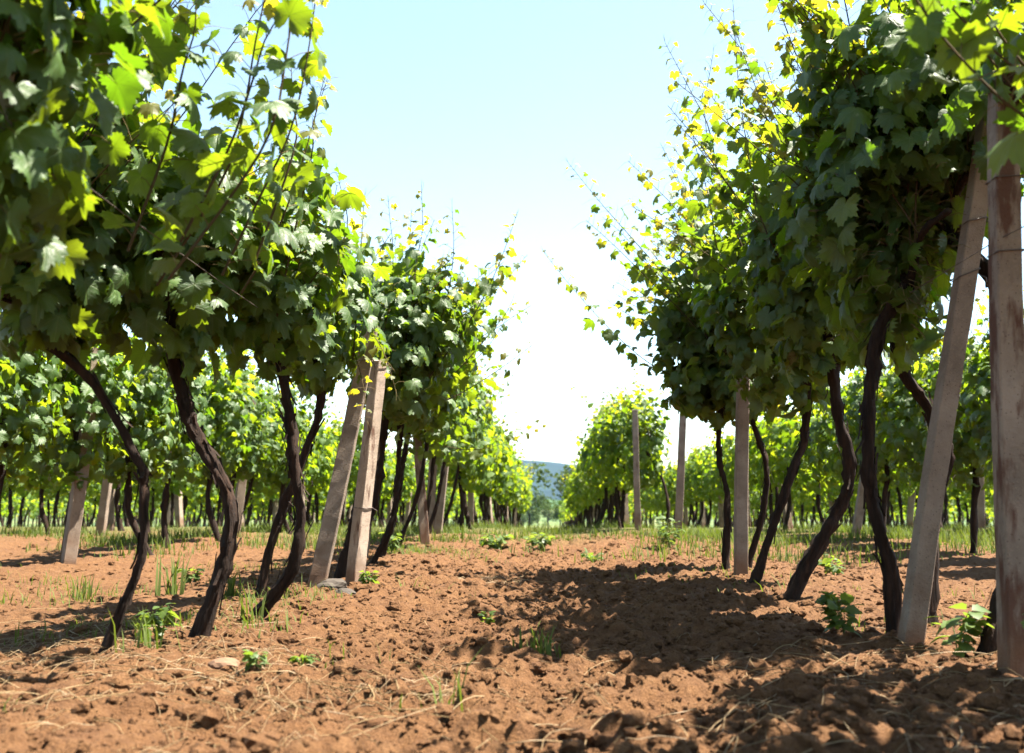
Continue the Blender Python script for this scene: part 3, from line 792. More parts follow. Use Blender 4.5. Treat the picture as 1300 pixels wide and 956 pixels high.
HL = dict(
 g1=[(-1.05, 3.75, 1.2), (-.96, 3.7, 1.63), (-.92, 3.7, 1.84), (-.91, 3.68, 1.97), (-.87, 3.7, 2.14)],
 g2=[(-.9, 5.9, 1.2), (-.84, 5.9, 1.59), (-.8, 5.88, 1.93), (-.77, 5.9, 2.13), (-.78, 5.9, 2.39)],
 g3=[(-.8, 6.0, 1.25), (-.64, 6.0, 1.66), (-.59, 6.02, 2.01), (-.6, 6.0, 2.3)],
 g4=[(-.75, 6.0, 1.2), (-.56, 6.0, 1.46), (-.42, 6.0, 1.68), (-.3, 6.02, 1.95), (-.2, 6.0, 2.23)],
 g5=[(-.8, 6.9, 1.2), (-.54, 6.9, 1.49), (-.4, 6.9, 1.66), (-.31, 6.9, 1.77), (-.25, 6.9, 1.89)],
 g6=[(-.95, 6.3, 1.05), (-.69, 6.3, 1.1), (-.49, 6.3, 1.2), (-.29, 6.3, 1.33), (-.1, 6.3, 1.47)],
 g7=[(-1.0, 5.0, 1.2), (-.98, 5.0, 1.56), (-.97, 5.0, 1.85), (-.96, 5.0, 2.06)],
 g9=[(-.95, 3.1, 1.25), (-.83, 3.1, 1.64), (-.84, 3.1, 1.8), (-.85, 3.1, 1.92)],
 g10=[(-.95, 9.0, .95), (-.69, 9.0, .92), (-.41, 9.0, .98), (-.05, 9.0, 1.17)],
 g11=[(-1.0, 2.6, 1.2), (-.88, 2.6, 1.46), (-.82, 2.6, 1.66), (-.77, 2.58, 1.8), (-.65, 2.6, 1.97)],
 g12=[(-1.1, 2.5, 1.15), (-1.01, 2.5, 1.45), (-.98, 2.5, 1.65), (-.96, 2.52, 1.78), (-.96, 2.5, 1.94)],
 g15=[(-.95, 2.4, 1.05), (-.79, 2.4, 1.28), (-.70, 2.4, 1.45), (-.67, 2.4, 1.66), (-.65, 2.42, 1.88), (-.62, 2.45, 2.1)],
 g16=[(-.95, 2.8, 1.15), (-.85, 2.8, 1.38), (-.76, 2.8, 1.6), (-.71, 2.78, 1.85), (-.69, 2.8, 2.15)],
 g17=[(-1.05, 3.3, 1.2), (-.94, 3.3, 1.4), (-.85, 3.3, 1.68), (-.79, 3.3, 1.95)],
 g18=[(-1.1, 2.7, 1.1), (-.92, 2.7, 1.42), (-.87, 2.7, 1.64), (-.85, 2.7, 1.81), (-.82, 2.7, 2.0), (-.8, 2.7, 2.2)],
 g19=[(-1.1, 5.7, 1.12), (-1.08, 5.35, 1.27), (-1.04, 5.12, 1.30), (-.98, 5.0, 1.20), (-.92, 4.92, 1.02), (-.90, 4.88, .88)],
 g20=[(-1.05, 5.75, 1.2), (-1.0, 5.4, 1.38), (-.93, 5.15, 1.36), (-.84, 5.05, 1.22), (-.78, 5.0, 1.05)],
 g13=[(-1.0, 4.4, 1.2), (-.96, 4.4, 1.58), (-.92, 4.4, 1.76), (-.97, 4.4, 1.97)],
 g14=[(-.85, 7.5, 1.15), (-.64, 7.5, 1.46), (-.46, 7.5, 1.64), (-.29, 7.5, 1.91)])

# left row
grow(11, [(-1.50, .9, 0), (-1.45, .95, .5), (-1.40, 1.0, 1.05)], 1, 12, 'leafy vine beside the camera, its crown shading the left edge', top_bias=.0, curtain=140, sx=.45)
grow(12, [(-1.36, 1.9, 0), (-1.42, 1.92, .5), (-1.30, 1.95, 1.08)], 1, 14, 'nearest big leafed vine at the left edge with blurred sunlit leaves', curtain=150, top_bias=.12, sx=.48, heroes=[HL['g12'], HL['g15'], HL['g18']], L=(.85, 1.35))
grow(13, [(-1.46, 3.31, 0), (-1.41, 3.31, .12), (-1.36, 3.31, .30), (-1.38, 3.31, .50), (-1.39, 3.31, .58), (-1.47, 3.29, .74), (-1.56, 3.26, .89), (-1.68, 3.2, 1.0)], 1, 13,
     'slender dark trunked vine, first on the left, bending away to the left', r=.018, curtain=120, top_bias=.15, heroes=[HL['g9'], HL['g11'], HL['g16'], HL['g17']], sx=.45, zc=1.36, L=(.75, 1.15))
grow(14, [(-1.25, 3.58, 0), (-1.18, 3.58, .16), (-1.14, 3.58, .31), (-1.15, 3.58, .47), (-1.23, 3.58, .62), (-1.29, 3.58, .72), (-1.34, 3.58, .86), (-1.39, 3.58, 1.03), (-1.40, 3.56, 1.14)], 1, 13,
     'stout dark trunked vine with a bow shaped trunk leaning left', r=.030, curtain=120, top_bias=.05, L=(.35, .6), shreddy=60)
grow(15, [(-1.22, 4.0, 0), (-1.04, 4.0, .16), (-1.0, 4.0, .36), (-1.03, 4.0, .54), (-1.06, 4.0, .73), (-1.09, 4.0, .88), (-1.11, 4.0, 1.08)], 1, 13,
     'vine with straight dark trunk kinked sharply left at its foot', r=.026, curtain=110, top_bias=-.05, L=(.3, .55), heroes=[HL['g1'], HL['g13']], shreddy=60)
grow(16, [(-1.41, 4.91, 0), (-1.38, 4.91, .19), (-1.31, 4.91, .45), (-1.21, 4.91, .74), (-1.15, 4.91, .95), (-1.17, 4.91, 1.16)], 1, 14,
     'thin trunked vine leaning right behind the kinked trunk, left of the brace post', r=.026, curtain=100, top_bias=-.06, yw=.32, arm=.3, L=(.42, .75), heroes=[HL['g7']])
grow(17, [(-1.25, 5.94, 0), (-1.18, 5.94, .24), (-1.13, 5.96, .51), (-1.08, 6.02, .84), (-1.02, 6.1, 1.1)], 1, 16,
     'vine whose dark trunk stands behind the pair of leaning concrete posts', r=.03, arm=.3, yw=.52, curtain=165, top_bias=.34, L=(.48, .85), sx=.52, heroes=[HL['g2'], HL['g3'], HL['g4'], HL['g19'], HL['g20']])
grow(18, [(-1.36, 6.6, 0), (-1.2, 6.6, .3), (-1.12, 6.6, .7), (-1.08, 6.6, 1.1)], 1, 13,
     'vine just right of the sunlit post with its trunk leaning right', r=.028, curtain=165, top_bias=.34, L=(.48, .85), sx=.52, heroes=[HL['g5'], HL['g6']])
grow(19, [(-1.32, 7.35, 0), (-1.15, 7.35, .31), (-1.12, 7.35, .63), (-1.10, 7.35, 1.05)], 1, 13,
     'vine with a curved trunk left of the short stained post in the left row', r=.026, curtain=150, top_bias=.26, L=(.6, 1.1), sx=.52, heroes=[HL['g14']])
for k, (y, xo, ln, lb) in enumerate([(8.3, -.18, .2, 'vine right behind the curved trunk, before the short stained post'), (9.38, -.22, .26, 'vine trunk leaning right just in front of the short stained post'),
        (10.3, -.1, .12, 'bushy vine just beyond the short stained post of the left row'), (11.4, -.2, .22, 'vine before the two slim posts far along the left row'), (12.73, -.2, .25, 'vine with bent trunk right of the two slim posts far along the left row')]):
    grow(20 + k, [(LX + xo, y, 0), (LX + xo + ln * .7, y, .4), (LX + xo + ln, y, .8), (LX + xo + ln + .03, y, 1.08)], 1, 12, lb, lod=1 if y > 9 else 0, curtain=100, top_bias=.12, r=.027,
         heroes=[HL['g10']] if k == 1 else ())
# right row
grow(31, [(1.45, 1.2, 0), (1.5, 1.2, .5), (1.62, 1.2, 1.2)], -1, 10, 'leafy vine beside the camera at the right, crown above the rust stained post', curtain=90, sx=.36, zc=1.55)
grow(28, [(1.80, 1.8, 0), (1.78, 1.8, .5), (1.75, 1.8, 1.25)], -1, 12, 'added unseen vine beyond the right edge, close to the camera, shading the corner leaves', curtain=90, sx=.3, spread=.22, zc=1.9, top_bias=-.25, L=(.8, 1.2))  # unseen vine, added so its crown shades the corner leaves
grow(29, [(1.78, 2.66, 0), (1.76, 2.66, .5), (1.74, 2.66, 1.2)], -1, 12, 'leafy vine beyond the right edge whose leaves hang over the rust stained post', curtain=150, sx=.40, spread=.25, zc=1.9, top_bias=-.3, L=(.8, 1.2), heroes=[HR['h12'], HR['h14']])  # crown out of view, added to cast shade on the right foreground
grow(32, [(1.32, 3.2, 0), (1.38, 3.22, .15), (1.48, 3.25, .4), (1.56, 3.32, .8), (1.56, 3.45, 1.2), (1.50, 3.62, 1.42)], -1, 13,
     'thick dark vine stump at the foot of the rust stained post, trunk hidden by it', r=.036, curtain=150, top_bias=-.1, heroes=[HR['h10'], HR['h9'], HR['h13']], L=(.75, 1.2), arm=.16, zc=1.95, sx=.5, yw=.6)
grow(30, [(1.44, 4.0, 0), (1.49, 4.0, .4), (1.56, 4.0, .62), (1.50, 4.0, .80), (1.40, 4.0, .98), (1.38, 4.0, 1.14)], -1, 13,
     'vine whose dark trunk emerges left of the leaning concrete post, its foot hidden behind it', r=.03, curtain=110, top_bias=-.15, L=(.75, 1.2), zc=1.5)
grow(33, [(1.19, 3.6, 0), (1.18, 3.6, .22), (1.14, 3.6, .36), (1.12, 3.6, .51), (1.13, 3.6, .67), (1.15, 3.6, .88), (1.20, 3.62, 1.08), (1.32, 3.64, 1.25)], -1, 14,
     'tall dark trunked vine just left of the leaning concrete post on the right', r=.028, curtain=120, top_bias=-.15, heroes=[HR['h8']], L=(.8, 1.3), zc=1.5, shreddy=50)
grow(34, [(1.09, 4.83, 0), (1.23, 4.83, .20), (1.37, 4.83, .42), (1.42, 4.83, .63), (1.38, 4.83, .86), (1.37, 4.83, 1.12)], -1, 17,
     'vine with a thick trunk bent like a bow, foot to the left', r=.037, curtain=140, top_bias=-.18, heroes=[HR['h6'], HR['h7'], HR['h4']], L=(.85, 1.35), zc=1.5, shreddy=30)
grow(35, [(1.10, 5.69, 0), (1.22, 5.69, .25), (1.34, 5.69, .53), (1.43, 5.69, .81), (1.46, 5.69, 1.12)], -1, 16,
     'vine with a long smooth trunk leaning right, left of the bow bent trunk', r=.029, curtain=175, top_bias=-.34, sx=.56, heroes=[HR['h5'], HR['h11']], L=(.85, 1.3), zc=1.45)
grow(36, [(1.17, 6.86, 0), (1.2, 6.86, .48), (1.17, 6.86, .74), (1.18, 6.86, 1.0), (1.21, 6.86, 1.2)], -1, 16,
     'thin straight trunked vine left of the shaded post, long shoots reaching left', r=.024, curtain=175, top_bias=-.34, sx=.56, heroes=[HR['h1'], HR['h2']], L=(.7, 1.15))
grow(37, [(1.31, 6.95, 0), (1.44, 6.95, .33), (1.48, 6.95, .64), (1.44, 6.95, .87), (1.38, 6.95, 1.05), (1.36, 6.95, 1.2)], -1, 12,
     'vine with a wavy trunk just right of the shaded upright post', r=.024, curtain=175, top_bias=-.28, sx=.56, heroes=[HR['h3']], L=(.7, 1.1))
grow(38, [(1.62, 14.3, 0), (1.66, 14.3, .35), (1.55, 14.3, .8), (1.35, 14.3, 1.15)], -1, 15, 'bushy vine behind the bare straight post where the right row goes on', lod=1, curtain=150, top_bias=-.1, r=.03, zc=1.2)
grow(39, [(1.05, 15.2, 0), (1.0, 15.2, .5), (1.05, 15.2, 1.1)], -1, 13, 'bushy vine just beyond the bare straight post, left of it', lod=1, curtain=150, top_bias=-.2, r=.03, zc=1.2)
# second rows
ORD = 'first second third fourth fifth sixth seventh eighth ninth tenth'.split()
k = 0
for y in np.arange(5.6, 13, .92):
    rr = np.random.default_rng(500 + k); x = LX - GAP + rr.normal(0, .06); b = rr.normal(.02, .16)
    grow(40 + k, [(x - b, y, 0), (x - b * .2, y, .35), (x + .04, y, .7), (x, y, 1.02)], 1, 10, ('leafy vine of the second left row, standing before the post with a sunlit face' if y < 6 else 'dark trunked vine of the second left row, %s beyond the post with sunlit face' % ORD[k - 1]), group='nearer vines of the second row on the left',
         lod=1, curtain=190, L=(.55, 1.0), zc=1.2, r=.036, sx=.45); k += 1
k = 0
for y in np.arange(7.0, 13.5, .95):
    rr = np.random.default_rng(600 + k); x = RX + GAP + rr.normal(0, .06); b = rr.normal(.05, .16)
    grow(60 + k, [(x - b, y, 0), (x - b * .2, y, .35), (x + .04, y, .7), (x, y, 1.02)], -1, 10, 'dark trunked vine of the second right row, %s from the right edge' % ORD[k], group='nearer vines of the second row on the right',
         lod=1, curtain=190, L=(.55, 1.0), zc=1.2, r=.036, sx=.45); k += 1

# --- which leaves does the photo show largest?  (coverage buffer, nearest first; only decides which leaves are objects of their own)
pit, yaw = R(8.748), R(2.149)
fw = np.array([-math.sin(yaw) * math.cos(pit), math.cos(yaw) * math.cos(pit), math.sin(pit)]); rt = np.array([math.cos(yaw), math.sin(yaw), 0]); upv = np.cross(rt, fw)
P = np.concatenate([v['leaves']['p'] + v['leaves']['t'] / np.linalg.norm(v['leaves']['t'], axis=1, keepdims=True) * .4 * v['leaves']['s'][:, None] for v in DETAILED])
S = np.concatenate([v['leaves']['s'] for v in DETAILED]); own = np.concatenate([np.full(len(v['leaves']['p']), i) for i, v in enumerate(DETAILED)])
rel = P - np.array(EYE); dz = rel @ fw
ok = dz > .3
px = 650 + 1264 * (rel @ rt) / np.where(ok, dz, 1); py = 433.5 - 1264 * (rel @ upv) / np.where(ok, dz, 1); pr = 1264 * .8 * S / np.where(ok, dz, 1)
cell = 4; W, Hh = 1300 // cell, 956 // cell
cov = np.zeros((Hh, W), bool); shown = np.zeros(len(P))
for i in np.argsort(dz):
    if not ok[i] or px[i] < -pr[i] or px[i] > 1300 + pr[i] or py[i] < -pr[i] or py[i] > 956 + pr[i]: continue
    x0, x1 = int(max(0, (px[i] - pr[i]) / cell)), int(min(W, (px[i] + pr[i]) / cell + 1)); y0, y1 = int(max(0, (py[i] - pr[i]) / cell)), int(min(Hh, (py[i] + pr[i]) / cell + 1))
    if x1 <= x0 or y1 <= y0: continue
    w = cov[y0:y1, x0:x1]; free = (~w).mean()
    shown[i] = free * pr[i]
    q = pr[i] * .7
    x0, x1 = int(max(0, (px[i] - q) / cell)), int(min(W, (px[i] + q) / cell)); y0, y1 = int(max(0, (py[i] - q) / cell)), int(min(Hh, (py[i] + q) / cell))
    cov[y0:max(y1, y0 + 1), x0:max(x1, x0 + 1)] = True
single = np.zeros(len(P), bool)
for i in range(len(DETAILED)):
    s_ = np.nonzero((own == i) & (pr > 6.0) & (shown > .22 * pr))[0]
    single[s_[np.argsort(-shown[s_])][:290]] = True
print('leaves', len(P), 'as objects', single.sum())

ofs = 0
for v in DETAILED:
    n = len(v['leaves']['p']); sing = single[ofs:ofs + n]; ofs += n
    b = v['base']; root = empty('grape_vine', b, v['label'], 'vine', v['group'])
    link('trunk', v['trunk'].mesh('trunk', [M_bark], origin=b), root)
    for ab, q in v['arms']: link('arm', ab.mesh('arm', [M_bark], origin=b), root)
    if v['lod'] == 0:
        for sb in v['shoots']: link('shoot', sb.mesh('shoot', [M_cane, M_tip], origin=b), root)
    else:
        mb = MB()
        for sb in v['shoots']:
            mb.v += sb.v; mb.uv += sb.uv; mb.f3 += [f + mb.n for f in sb.f3]; mb.f4 += [f + mb.n for f in sb.f4]; mb.m3 += sb.m3; mb.m4 += sb.m4; mb.n += sb.n
        tag(link('shoots', mb.mesh('shoots', [M_cane, M_tip], origin=b), root), kind='stuff')
    if v['stalks'] is not None: tag(link('leaf_stalks', v['stalks'].mesh('leaf_stalks', [M_cane, M_tip], origin=b), root), kind='stuff')
    L = v['leaves']
    rest = {k: a[~sing] for k, a in L.items()}
    mb = MB(); add_leaves(mb, rest, LO if v['lod'] == 0 else FAR if b[1] > 12 else LO)
    tag(link('foliage', mb.mesh('foliage', [M_leaf if v['lod'] == 0 else M_leaf_far, M_young], uv=True, origin=b), root), kind='stuff')
    Rm = frames(L['n'], L['t'])
    for i in np.nonzero(sing)[0]:
        o = bpy.data.objects.new('leaf', (YOUNG_ME if L['y'][i] else LEAF_ME)[L['k'][i]])
        M4 = np.eye(4); M4[:3, :3] = Rm[i] * L['s'][i]; M4[:3, 3] = L['p'][i] - b
        o.parent = root
        o.matrix_basis = Matrix(M4.tolist())
        COL.objects.link(o)

# --- far vines: a few crowns shared by every copy
PROTO = []
for k in range(6):
    DETAILED.clear()
    rr = np.random.default_rng(900 + k); b = rr.normal(0, .15)
    v = grow(700 + k, [(-b, 0, 0), (-b * .2, 0, .35), (.04, 0, .7), (0, 0, 1.02)], 1, 11, '', lod=2, curtain=330, L=(.5, .95), zc=1.2, size=.088, r=.038, sx=.5)
    zb = zat(-b, 0); o_ = (0, 0, zb)
    cm = MB(); add_leaves(cm, v['leaves'], FAR)
    sb_ = MB()
    for ab, q in v['arms']: tube(sb_, q, .014, 5)
    PROTO.append((v['trunk'].mesh('trunk', [M_bark], origin=o_), cm.mesh('foliage', [M_leaf_far, M_young], uv=True, origin=o_), sb_.mesh('arms', [M_bark], origin=o_)))
def far_vines(xr, y0, y1, step, label, group, seed, skip=.05, zs=(.85, 1.05)):
    rng = np.random.default_rng(seed); y = y0
    while y < y1:
        if rng.random() > skip:
            x = xr + rng.normal(0, .07); t, c, a = PROTO[int(rng.integers(6))]
            r = empty('grape_vine', (x, y, zat(x, y) - .02), label, 'vine', group)
            r.rotation_euler = (0, 0, float(rng.choice([0, PI]) + rng.normal(0, .3))); s = rng.uniform(*zs); r.scale = (s * rng.uniform(.95, 1.1), s, s)
            link('trunk', t, r); tag(link('foliage', c, r), kind='stuff'); link('arms', a, r)
        y += step * rng.uniform(.85, 1.15)
far_vines(LX, 13.6, 40, .95, 'distant leafy vine at the far end of the left row', 'distant vines of the left row', 71, 0, (.98, 1.12))
far_vines(RX - .1, 16.1, 42, .95, 'distant leafy vine at the far end of the right row', 'distant vines of the right row', 72, 0, (1.0, 1.15))
far_vines(LX - GAP, 13.2, 36, 1.0, 'distant vine of the second row on the left', 'distant vines of the second row on the left', 73)
far_vines(LX - 2 * GAP, 9.6, 36, 1.0, 'dark trunked vine of the third row on the left, seen between nearer trunks', 'vines of the third row on the left', 74)
far_vines(LX - 3 * GAP, 13.5, 36, 1.0, 'small far vine of the fourth row on the left', 'vines of the fourth row on the left', 75)
far_vines(LX - 4 * GAP, 18, 38, 1.1, 'small far vine of the fifth row on the left', 'vines of the fifth row on the left', 76)
far_vines(RX + GAP, 13.8, 36, 1.0, 'distant vine of the second row on the right', 'distant vines of the second row on the right', 77)
far_vines(RX + 2 * GAP, 11.5, 36, 1.0, 'dark trunked vine of the third row on the right, seen between nearer trunks', 'vines of the third row on the right', 78)
far_vines(RX + 3 * GAP, 16, 36, 1.0, 'small far vine of the fourth row on the right', 'vines of the fourth row on the right', 79)
far_vines(RX + 4 * GAP, 20, 38, 1.1, 'small far vine of the fifth row on the right', 'vines of the fifth row on the right', 80)

# --- the vineyard beyond, one mass
rng = np.random.default_rng(5)
mb = MB(); LV = Leaves()
for i in range(-14, 15):
    xr = (LX if i < 0 else RX - GAP) + GAP * (i if i < 0 else i + 1)
    for y in np.arange(37 + rng.random(), 78, 1.15):
        if abs(xr) > 6 + .72 * y: continue
        x = xr + rng.normal(0, .1); z = zat(x, y); m_ = 46
        p = np.array([x, y, z + 1.3]) + unit(rng.normal(0, 1, (m_, 3))) * np.array([.5, .6, .75]) * rng.uniform(.5, 1, (m_, 1))
        LV.add(rng, p, rng.normal(0, .6, (m_, 3)) + np.array([.2, 0, .8]), rng.normal(0, 1, (m_, 3)) - np.array([0, 0, .6]), .15 * rng.uniform(.7, 1.2, m_), rng.random(m_) < .06)
        tube(mb, [(x + rng.normal(0, .12), y, z - .1), (x, y, z + .8)], .035, 4, 2)
add_leaves(mb, LV.done(), FAR)
tag(link('far_off_vineyard', mb.mesh('far_off_vineyard', [M_leaf_far, M_young, M_bark], uv=True)), kind='stuff')

# --- trees in the valley beyond the rows
def tree(x, y, h, seed, label, group):
    rng = np.random.default_rng(seed); z = zat(x, y)
    r = empty('valley_tree', (x, y, z), label, 'tree', group)
    tb = MB(); tube(tb, smooth_path([(0, 0, -.3), (.1 * h * rng.normal(0, .3), 0, h * .3), (0, 0, h * .65)], 8), np.linspace(.035 * h, .012 * h, 8), 6)
    for _ in range(6):
        a = rng.uniform(0, 2 * PI); q = h * rng.uniform(.3, .5)
        tube(tb, [(0, 0, q), (math.cos(a) * h * .22, math.sin(a) * h * .22, q + h * .22)], [.012 * h, .004 * h], 4)
    link('trunk', tb.mesh('trunk', [M_bark]), r)
    c = rng.normal(0, 1, (9, 3)) * np.array([.2, .2, .14]) * h + np.array([0, 0, .62 * h])
    m = 900
    p = c[rng.integers(0, 9, m)] + unit(rng.normal(0, 1, (m, 3))) * (.19 * h * rng.random((m, 1)) ** .4)
    LV = Leaves(); LV.add(rng, p, rng.normal(0, 1, (m, 3)) + np.array([0, 0, .6]), rng.normal(0, 1, (m, 3)), .035 * h * rng.uniform(.6, 1.3, m), False)
    cb = MB(); add_leaves(cb, LV.done(), FAR); link('crown', cb.mesh('crown', [M_tree]), r)
rng = np.random.default_rng(9)
for k in range(16):
    y = rng.uniform(90, 300); x = y * rng.uniform(-.055, .035)
    tree(x, y, rng.uniform(3.5, 7), 1000 + k, 'round green tree in the valley beyond the end of the rows', 'trees in the valley')

# ------------------------------------------------------------------ grass, straw, weeds, stones
def blades(rng, px, py, h, w, bend):
    n = len(px); z = ground_z(px, py) - .004
    a = rng.uniform(0, 2 * PI, n); d = np.stack([np.cos(a), np.sin(a), np.zeros(n)], -1); s_ = np.stack([-d[:, 1], d[:, 0], np.zeros(n)], -1)
    b = np.stack([px, py, z], -1); k = (bend * rng.uniform(.3, 1.4, n) * h)[:, None]; hz = np.array([0, 0, 1.])
    m1 = b + d * k * .3 + hz * (h * .6)[:, None]; tp = b + d * k + hz * h[:, None]
    v = np.stack([b - s_ * w[:, None], b + s_ * w[:, None], m1 - s_ * w[:, None] * .7, m1 + s_ * w[:, None] * .7, tp], 1)
    o = np.arange(n)[:, None] * 5
    f3 = np.concatenate([o + np.array([0, 1, 3]), o + np.array([0, 3, 2]), o + np.array([2, 3, 4])])
    return v.reshape(-1, 3), f3
rng = np.random.default_rng(21)
# green headland strip across the ends, and thin grass under the rows
N = 26000
px = rng.uniform(-7, 7, N * 3); py = 7.8 + 9.5 * rng.random(N * 3) ** 1.0
den = fbm(px * .9, py * .9, 91, 3)
keep = rng.random(N * 3) < np.clip((den - .47) * 7, 0, 1) * np.clip((py - 7.6) / 2.4, .05, 1)
px, py = px[keep][:N], py[keep][:N]; n = len(px)
mb = MB(); v, f = blades(rng, px, py, .03 + .13 * rng.random(n) ** 2, .0035 + .003 * rng.random(n), .5); mb.add(v, f3=f)
N = 7000
px = np.concatenate([rng.normal(LX - .1, .5, N), rng.normal(RX + .2, .5, N // 3), rng.normal(-2.2, .7, N)]); py = 2.2 + 7 * rng.random(len(px)) ** .7
den = fbm(px * 1.6, py * 1.6, 95, 3); keep = rng.random(len(px)) < np.clip((den - .60) * 8, 0, 1)
px, py = px[keep], py[keep]; n = len(px)
v, f = blades(rng, px, py, .02 + .07 * rng.random(n) ** 2, .0015 + .002 * rng.random(n), .9); mb.add(v, f3=f)
tag(link('grass', mb.mesh('grass', [M_grass])), kind='stuff')
# dry straw
mb = MB()
def straw(n, cx, cy, sx_, sy_, ln, r_):
    for _ in range(n):
        x, y = rng.normal(cx, sx_), rng.normal(cy, sy_)
        if y < 1.5: continue
        a = rng.uniform(0, PI); L_ = rng.uniform(*ln); c = rng.normal(0, .5)
        t = np.linspace(-.5, .5, 5)
        qx = x + L_ * t * math.cos(a) - c * L_ * t**2 * math.sin(a); qy = y + L_ * t * math.sin(a) + c * L_ * t**2 * math.cos(a)
        qz = ground_z(qx, qy); qz = np.maximum(qz, np.linspace(qz[0], qz[-1], 5)) + .004 + .018 * rng.random() * (1 - (2 * t)**2)
        tube(mb, np.stack([qx, qy, qz], -1), r_ * rng.uniform(.5, 1.1), 3, cap=False)
straw(480, -1.75, 3.4, .42, .5, (.05, .22), .0014)
straw(320, -.75, 2.7, .38, .3, (.05, .2), .0014)
straw(60, -.2, 2.4, .6, .3, (.05, .25), .0014)
straw(110, 1.0, 3.0, .35, .4, (.06, .3), .0015)
straw(50, .8, 2.3, .4, .2, (.06, .25), .0015)
straw(120, .0, 5.5, 1.3, 2.5, (.04, .14), .0014)
straw(70, -.35, 6.3, .12, .15, (.05, .15), .0018)
tag(link('dry_straw', mb.mesh('dry_straw', [M_straw])), kind='stuff')

def grass_tuft(x, y, n, h, label, seed, w=.004):
    rng = np.random.default_rng(seed); z = float(ground_z(np.array([x]), np.array([y]))[0])
    px = x + rng.normal(0, .035, n); py = y + rng.normal(0, .03, n)
    mb = MB(); v, f = blades(rng, px, py, h * rng.uniform(.4, 1.1, n), w * rng.uniform(.6, 1.2, n), .45); mb.add(v, f3=f)
    tag(link('grass_tuft', mb.mesh('grass_tuft', [M_grass], origin=(x, y, z)), loc=(x, y, z)), label, 'grass tuft')
def weed(x, y, n, h, size, label, seed, lean=0.3):
    rng = np.random.default_rng(seed); z = float(ground_z(np.array([x]), np.array([y]))[0])
    r = empty('weed_plant', (x, y, z), label, 'weed')
    sb = MB(); LV = Leaves()
    for k in range(n):
        a = rng.uniform(0, 2 * PI); e = np.array([math.cos(a) * lean * h, math.sin(a) * lean * h, h * rng.uniform(.6, 1.1)])
        p = smooth_path([(0, 0, -.01), e * np.array([.3, .3, .55]), e], 7); tube(sb, p, np.linspace(.0025, .0012, 7), 4, cap=False)
        for i in range(2, 7):
            for s_ in (-1, 1):
                b_ = a + s_ * rng.uniform(.6, 1.8); d = np.array([math.cos(b_), math.sin(b_), rng.uniform(-.2, .5)])
                LV.add(rng, p[i] + d * .01, np.array([0, 0, 1.]) + rng.normal(0, .35, 3), d, size * rng.uniform(.6, 1.2), False)
    link('stem', sb.mesh('stem', [M_weed]), r)
    L = LV.done(); Rm = frames(L['n'], L['t'])
    for i in range(len(L['p'])):
        o = bpy.data.objects.new('leaf', WEED_ME[int(rng.integers(3))]); M4 = np.eye(4); M4[:3, :3] = Rm[i] * L['s'][i]; M4[:3, 3] = L['p'][i]
        o.parent = r; o.matrix_basis = Matrix(M4.tolist()); COL.objects.link(o)
WEED_ME = []
for k in range(3):
    t = np.linspace(0, 1, 8); wv = np.sin(t * PI) ** .8 * (.28 + .05 * k) * (1 + .12 * (-1) ** np.arange(8)); zc_ = -.35 * t**2 + .15 * t
    v = np.concatenate([np.stack([-wv, t, zc_ + .1 * wv], -1), np.stack([0 * t, t, zc_], -1), np.stack([wv, t, zc_ + .1 * wv], -1)]); j = np.arange(7)
    b_ = MB(); b_.add(v, f4=np.concatenate([np.stack([j, j + 8, j + 9, j + 1], -1), np.stack([j + 8, j + 16, j + 17, j + 9], -1)])); WEED_ME.append(b_.mesh('weed_leaf', [M_weed]))
grass_tuft(-2.03, 5.43, 26, .24, 'tall bright green grass tuft between the two nearest dark trunks on the left', 1, .007)
grass_tuft(-.04, 3.45, 46, .11, 'small bright grass tuft in the middle of the tilled path', 2)
grass_tuft(-1.28, 3.22, 22, .15, 'thin grass tuft at the foot of the slender trunk', 3)
grass_tuft(-1.16, 3.9, 18, .17, 'grass tuft leaning over the kinked trunk foot', 4, .005)
grass_tuft(-2.45, 5.3, 40, .14, 'low spreading grass tuft left of the tall grass tuft', 5)
grass_tuft(-.28, 2.55, 12, .12, 'sparse grass blades standing in the straw near the camera', 6)
grass_tuft(-1.55, 4.9, 40, .16, 'dense grass tuft beside the leaning thin trunk', 7, .006)
weed(-2.25, 6.3, 5, .12, .06, 'broad leaved weed behind the slender left trunk', 11)
weed(-2.78, 4.6, 7, .07, .04, 'low creeping weed at the left edge of the photo', 12, .9)
weed(-1.32, 3.4, 4, .13, .05, 'leafy weed right of the slender trunk foot', 13)
weed(-.84, 2.92, 4, .05, .03, 'tiny weed beside the pale stone in front of the left trunks', 14)
weed(-.93, 5.2, 4, .07, .04, 'small weed at the foot of the sunlit concrete post', 15)
weed(1.0, 3.54, 6, .15, .055, 'leafy weed left of the foot of the leaning concrete post', 16)
weed(1.25, 3.22, 4, .17, .07, 'large leaved dark weed between the leaning and the rust stained post', 17)
weed(1.23, 2.5, 1, .21, .05, 'weed with pale leaves at the right edge in front of the rust stained post', 18)
weed(1.08, 9.2, 8, .26, .07, 'bushy weed before the bare leaning post of the right row', 19)
weed(-.5, 9.4, 9, .14, .08, 'spreading leafy weed at the end of the tilled strip, left one', 20, .8)
weed(-.1, 9.6, 8, .13, .075, 'spreading leafy weed at the end of the tilled strip, right one', 23, .8)
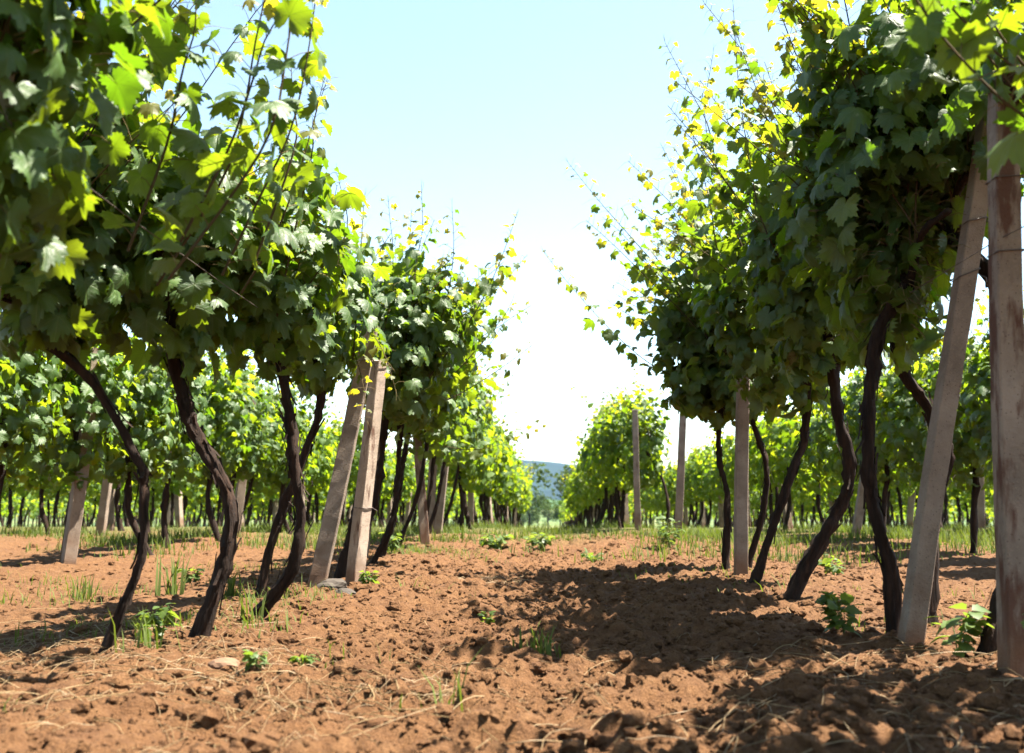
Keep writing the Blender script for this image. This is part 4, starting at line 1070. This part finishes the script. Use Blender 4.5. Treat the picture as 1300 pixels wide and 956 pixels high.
weed(-1.35, 8.6, 6, .16, .06, 'weed at the foot of the vines before the short stained post', 24)
weed(.35, 8.4, 6, .08, .05, 'low weed in the tilled soil below the spreading weeds', 25, .9)
weed(1.9, 6.9, 6, .12, .06, 'low weed behind the wavy trunk of the right row', 26, .7)
weed(-.75, 3.1, 3, .04, .03, 'tiny seedling weed in the straw left of the path middle', 27)
weed(-.28, 4.4, 3, .05, .03, 'tiny seedling in the bare tilled path', 28)

def stone(x, y, size, label, seed, m, squash=.6, sink=.15):
    rng = np.random.default_rng(seed); z = float(ground_z(np.array([x]), np.array([y]))[0])
    v = ICO3 * (1 + .34 * (fbm(ICO3[:, 0] * 1.6 + seed, ICO3[:, 1] * 1.6 + ICO3[:, 2] * 1.3, seed, 3) - .5)[:, None] * 2)
    mb = MB(); mb.add(v * np.array([size * 1.25, size, size * squash]) + np.array([0, 0, size * (squash - sink - .35)]), f3=ICO3F)
    tag(link('stone', mb.mesh('stone', [m], smooth=False), loc=(x, y, z)), label, 'stone')
stone(-1.14, 5.28, .07, 'dark rounded stone at the feet of the two leaning posts', 1, M_rock, .65)
stone(-1.02, 5.05, .045, 'smaller dark stone in front of the rounded one', 2, M_rock, .6)
stone(-.96, 3.0, .036, 'pale flat stone lying in front of the kinked trunk', 3, M_stone, .6)
stone(-.72, 10.6, .16, 'flat pale stone slab at the end of the left row', 4, M_stone, .25, .0)

# ------------------------------------------------------------------ air
m, nt, bs, out = mat('haze')
nt.nodes.remove(bs)
pv = nd(nt, 'ShaderNodeVolumePrincipled', {'Color': (.45, .68, 1.0, 1), 'Density': .00008, 'Anisotropy': 0.2})
nt.links.new(pv.outputs[0], out.inputs['Volume'])
c = np.array([(x, y, z) for z in (-17, 150) for y in (-300, 3100) for x in (-3300, 3300)], float)
mb = MB(); mb.add(c, f4=[(2, 3, 1, 0), (5, 7, 6, 4), (1, 5, 4, 0), (6, 7, 3, 2), (4, 6, 2, 0), (3, 7, 5, 1)])
tag(link('haze', mb.mesh('haze', [m], smooth=False)), kind='stuff')
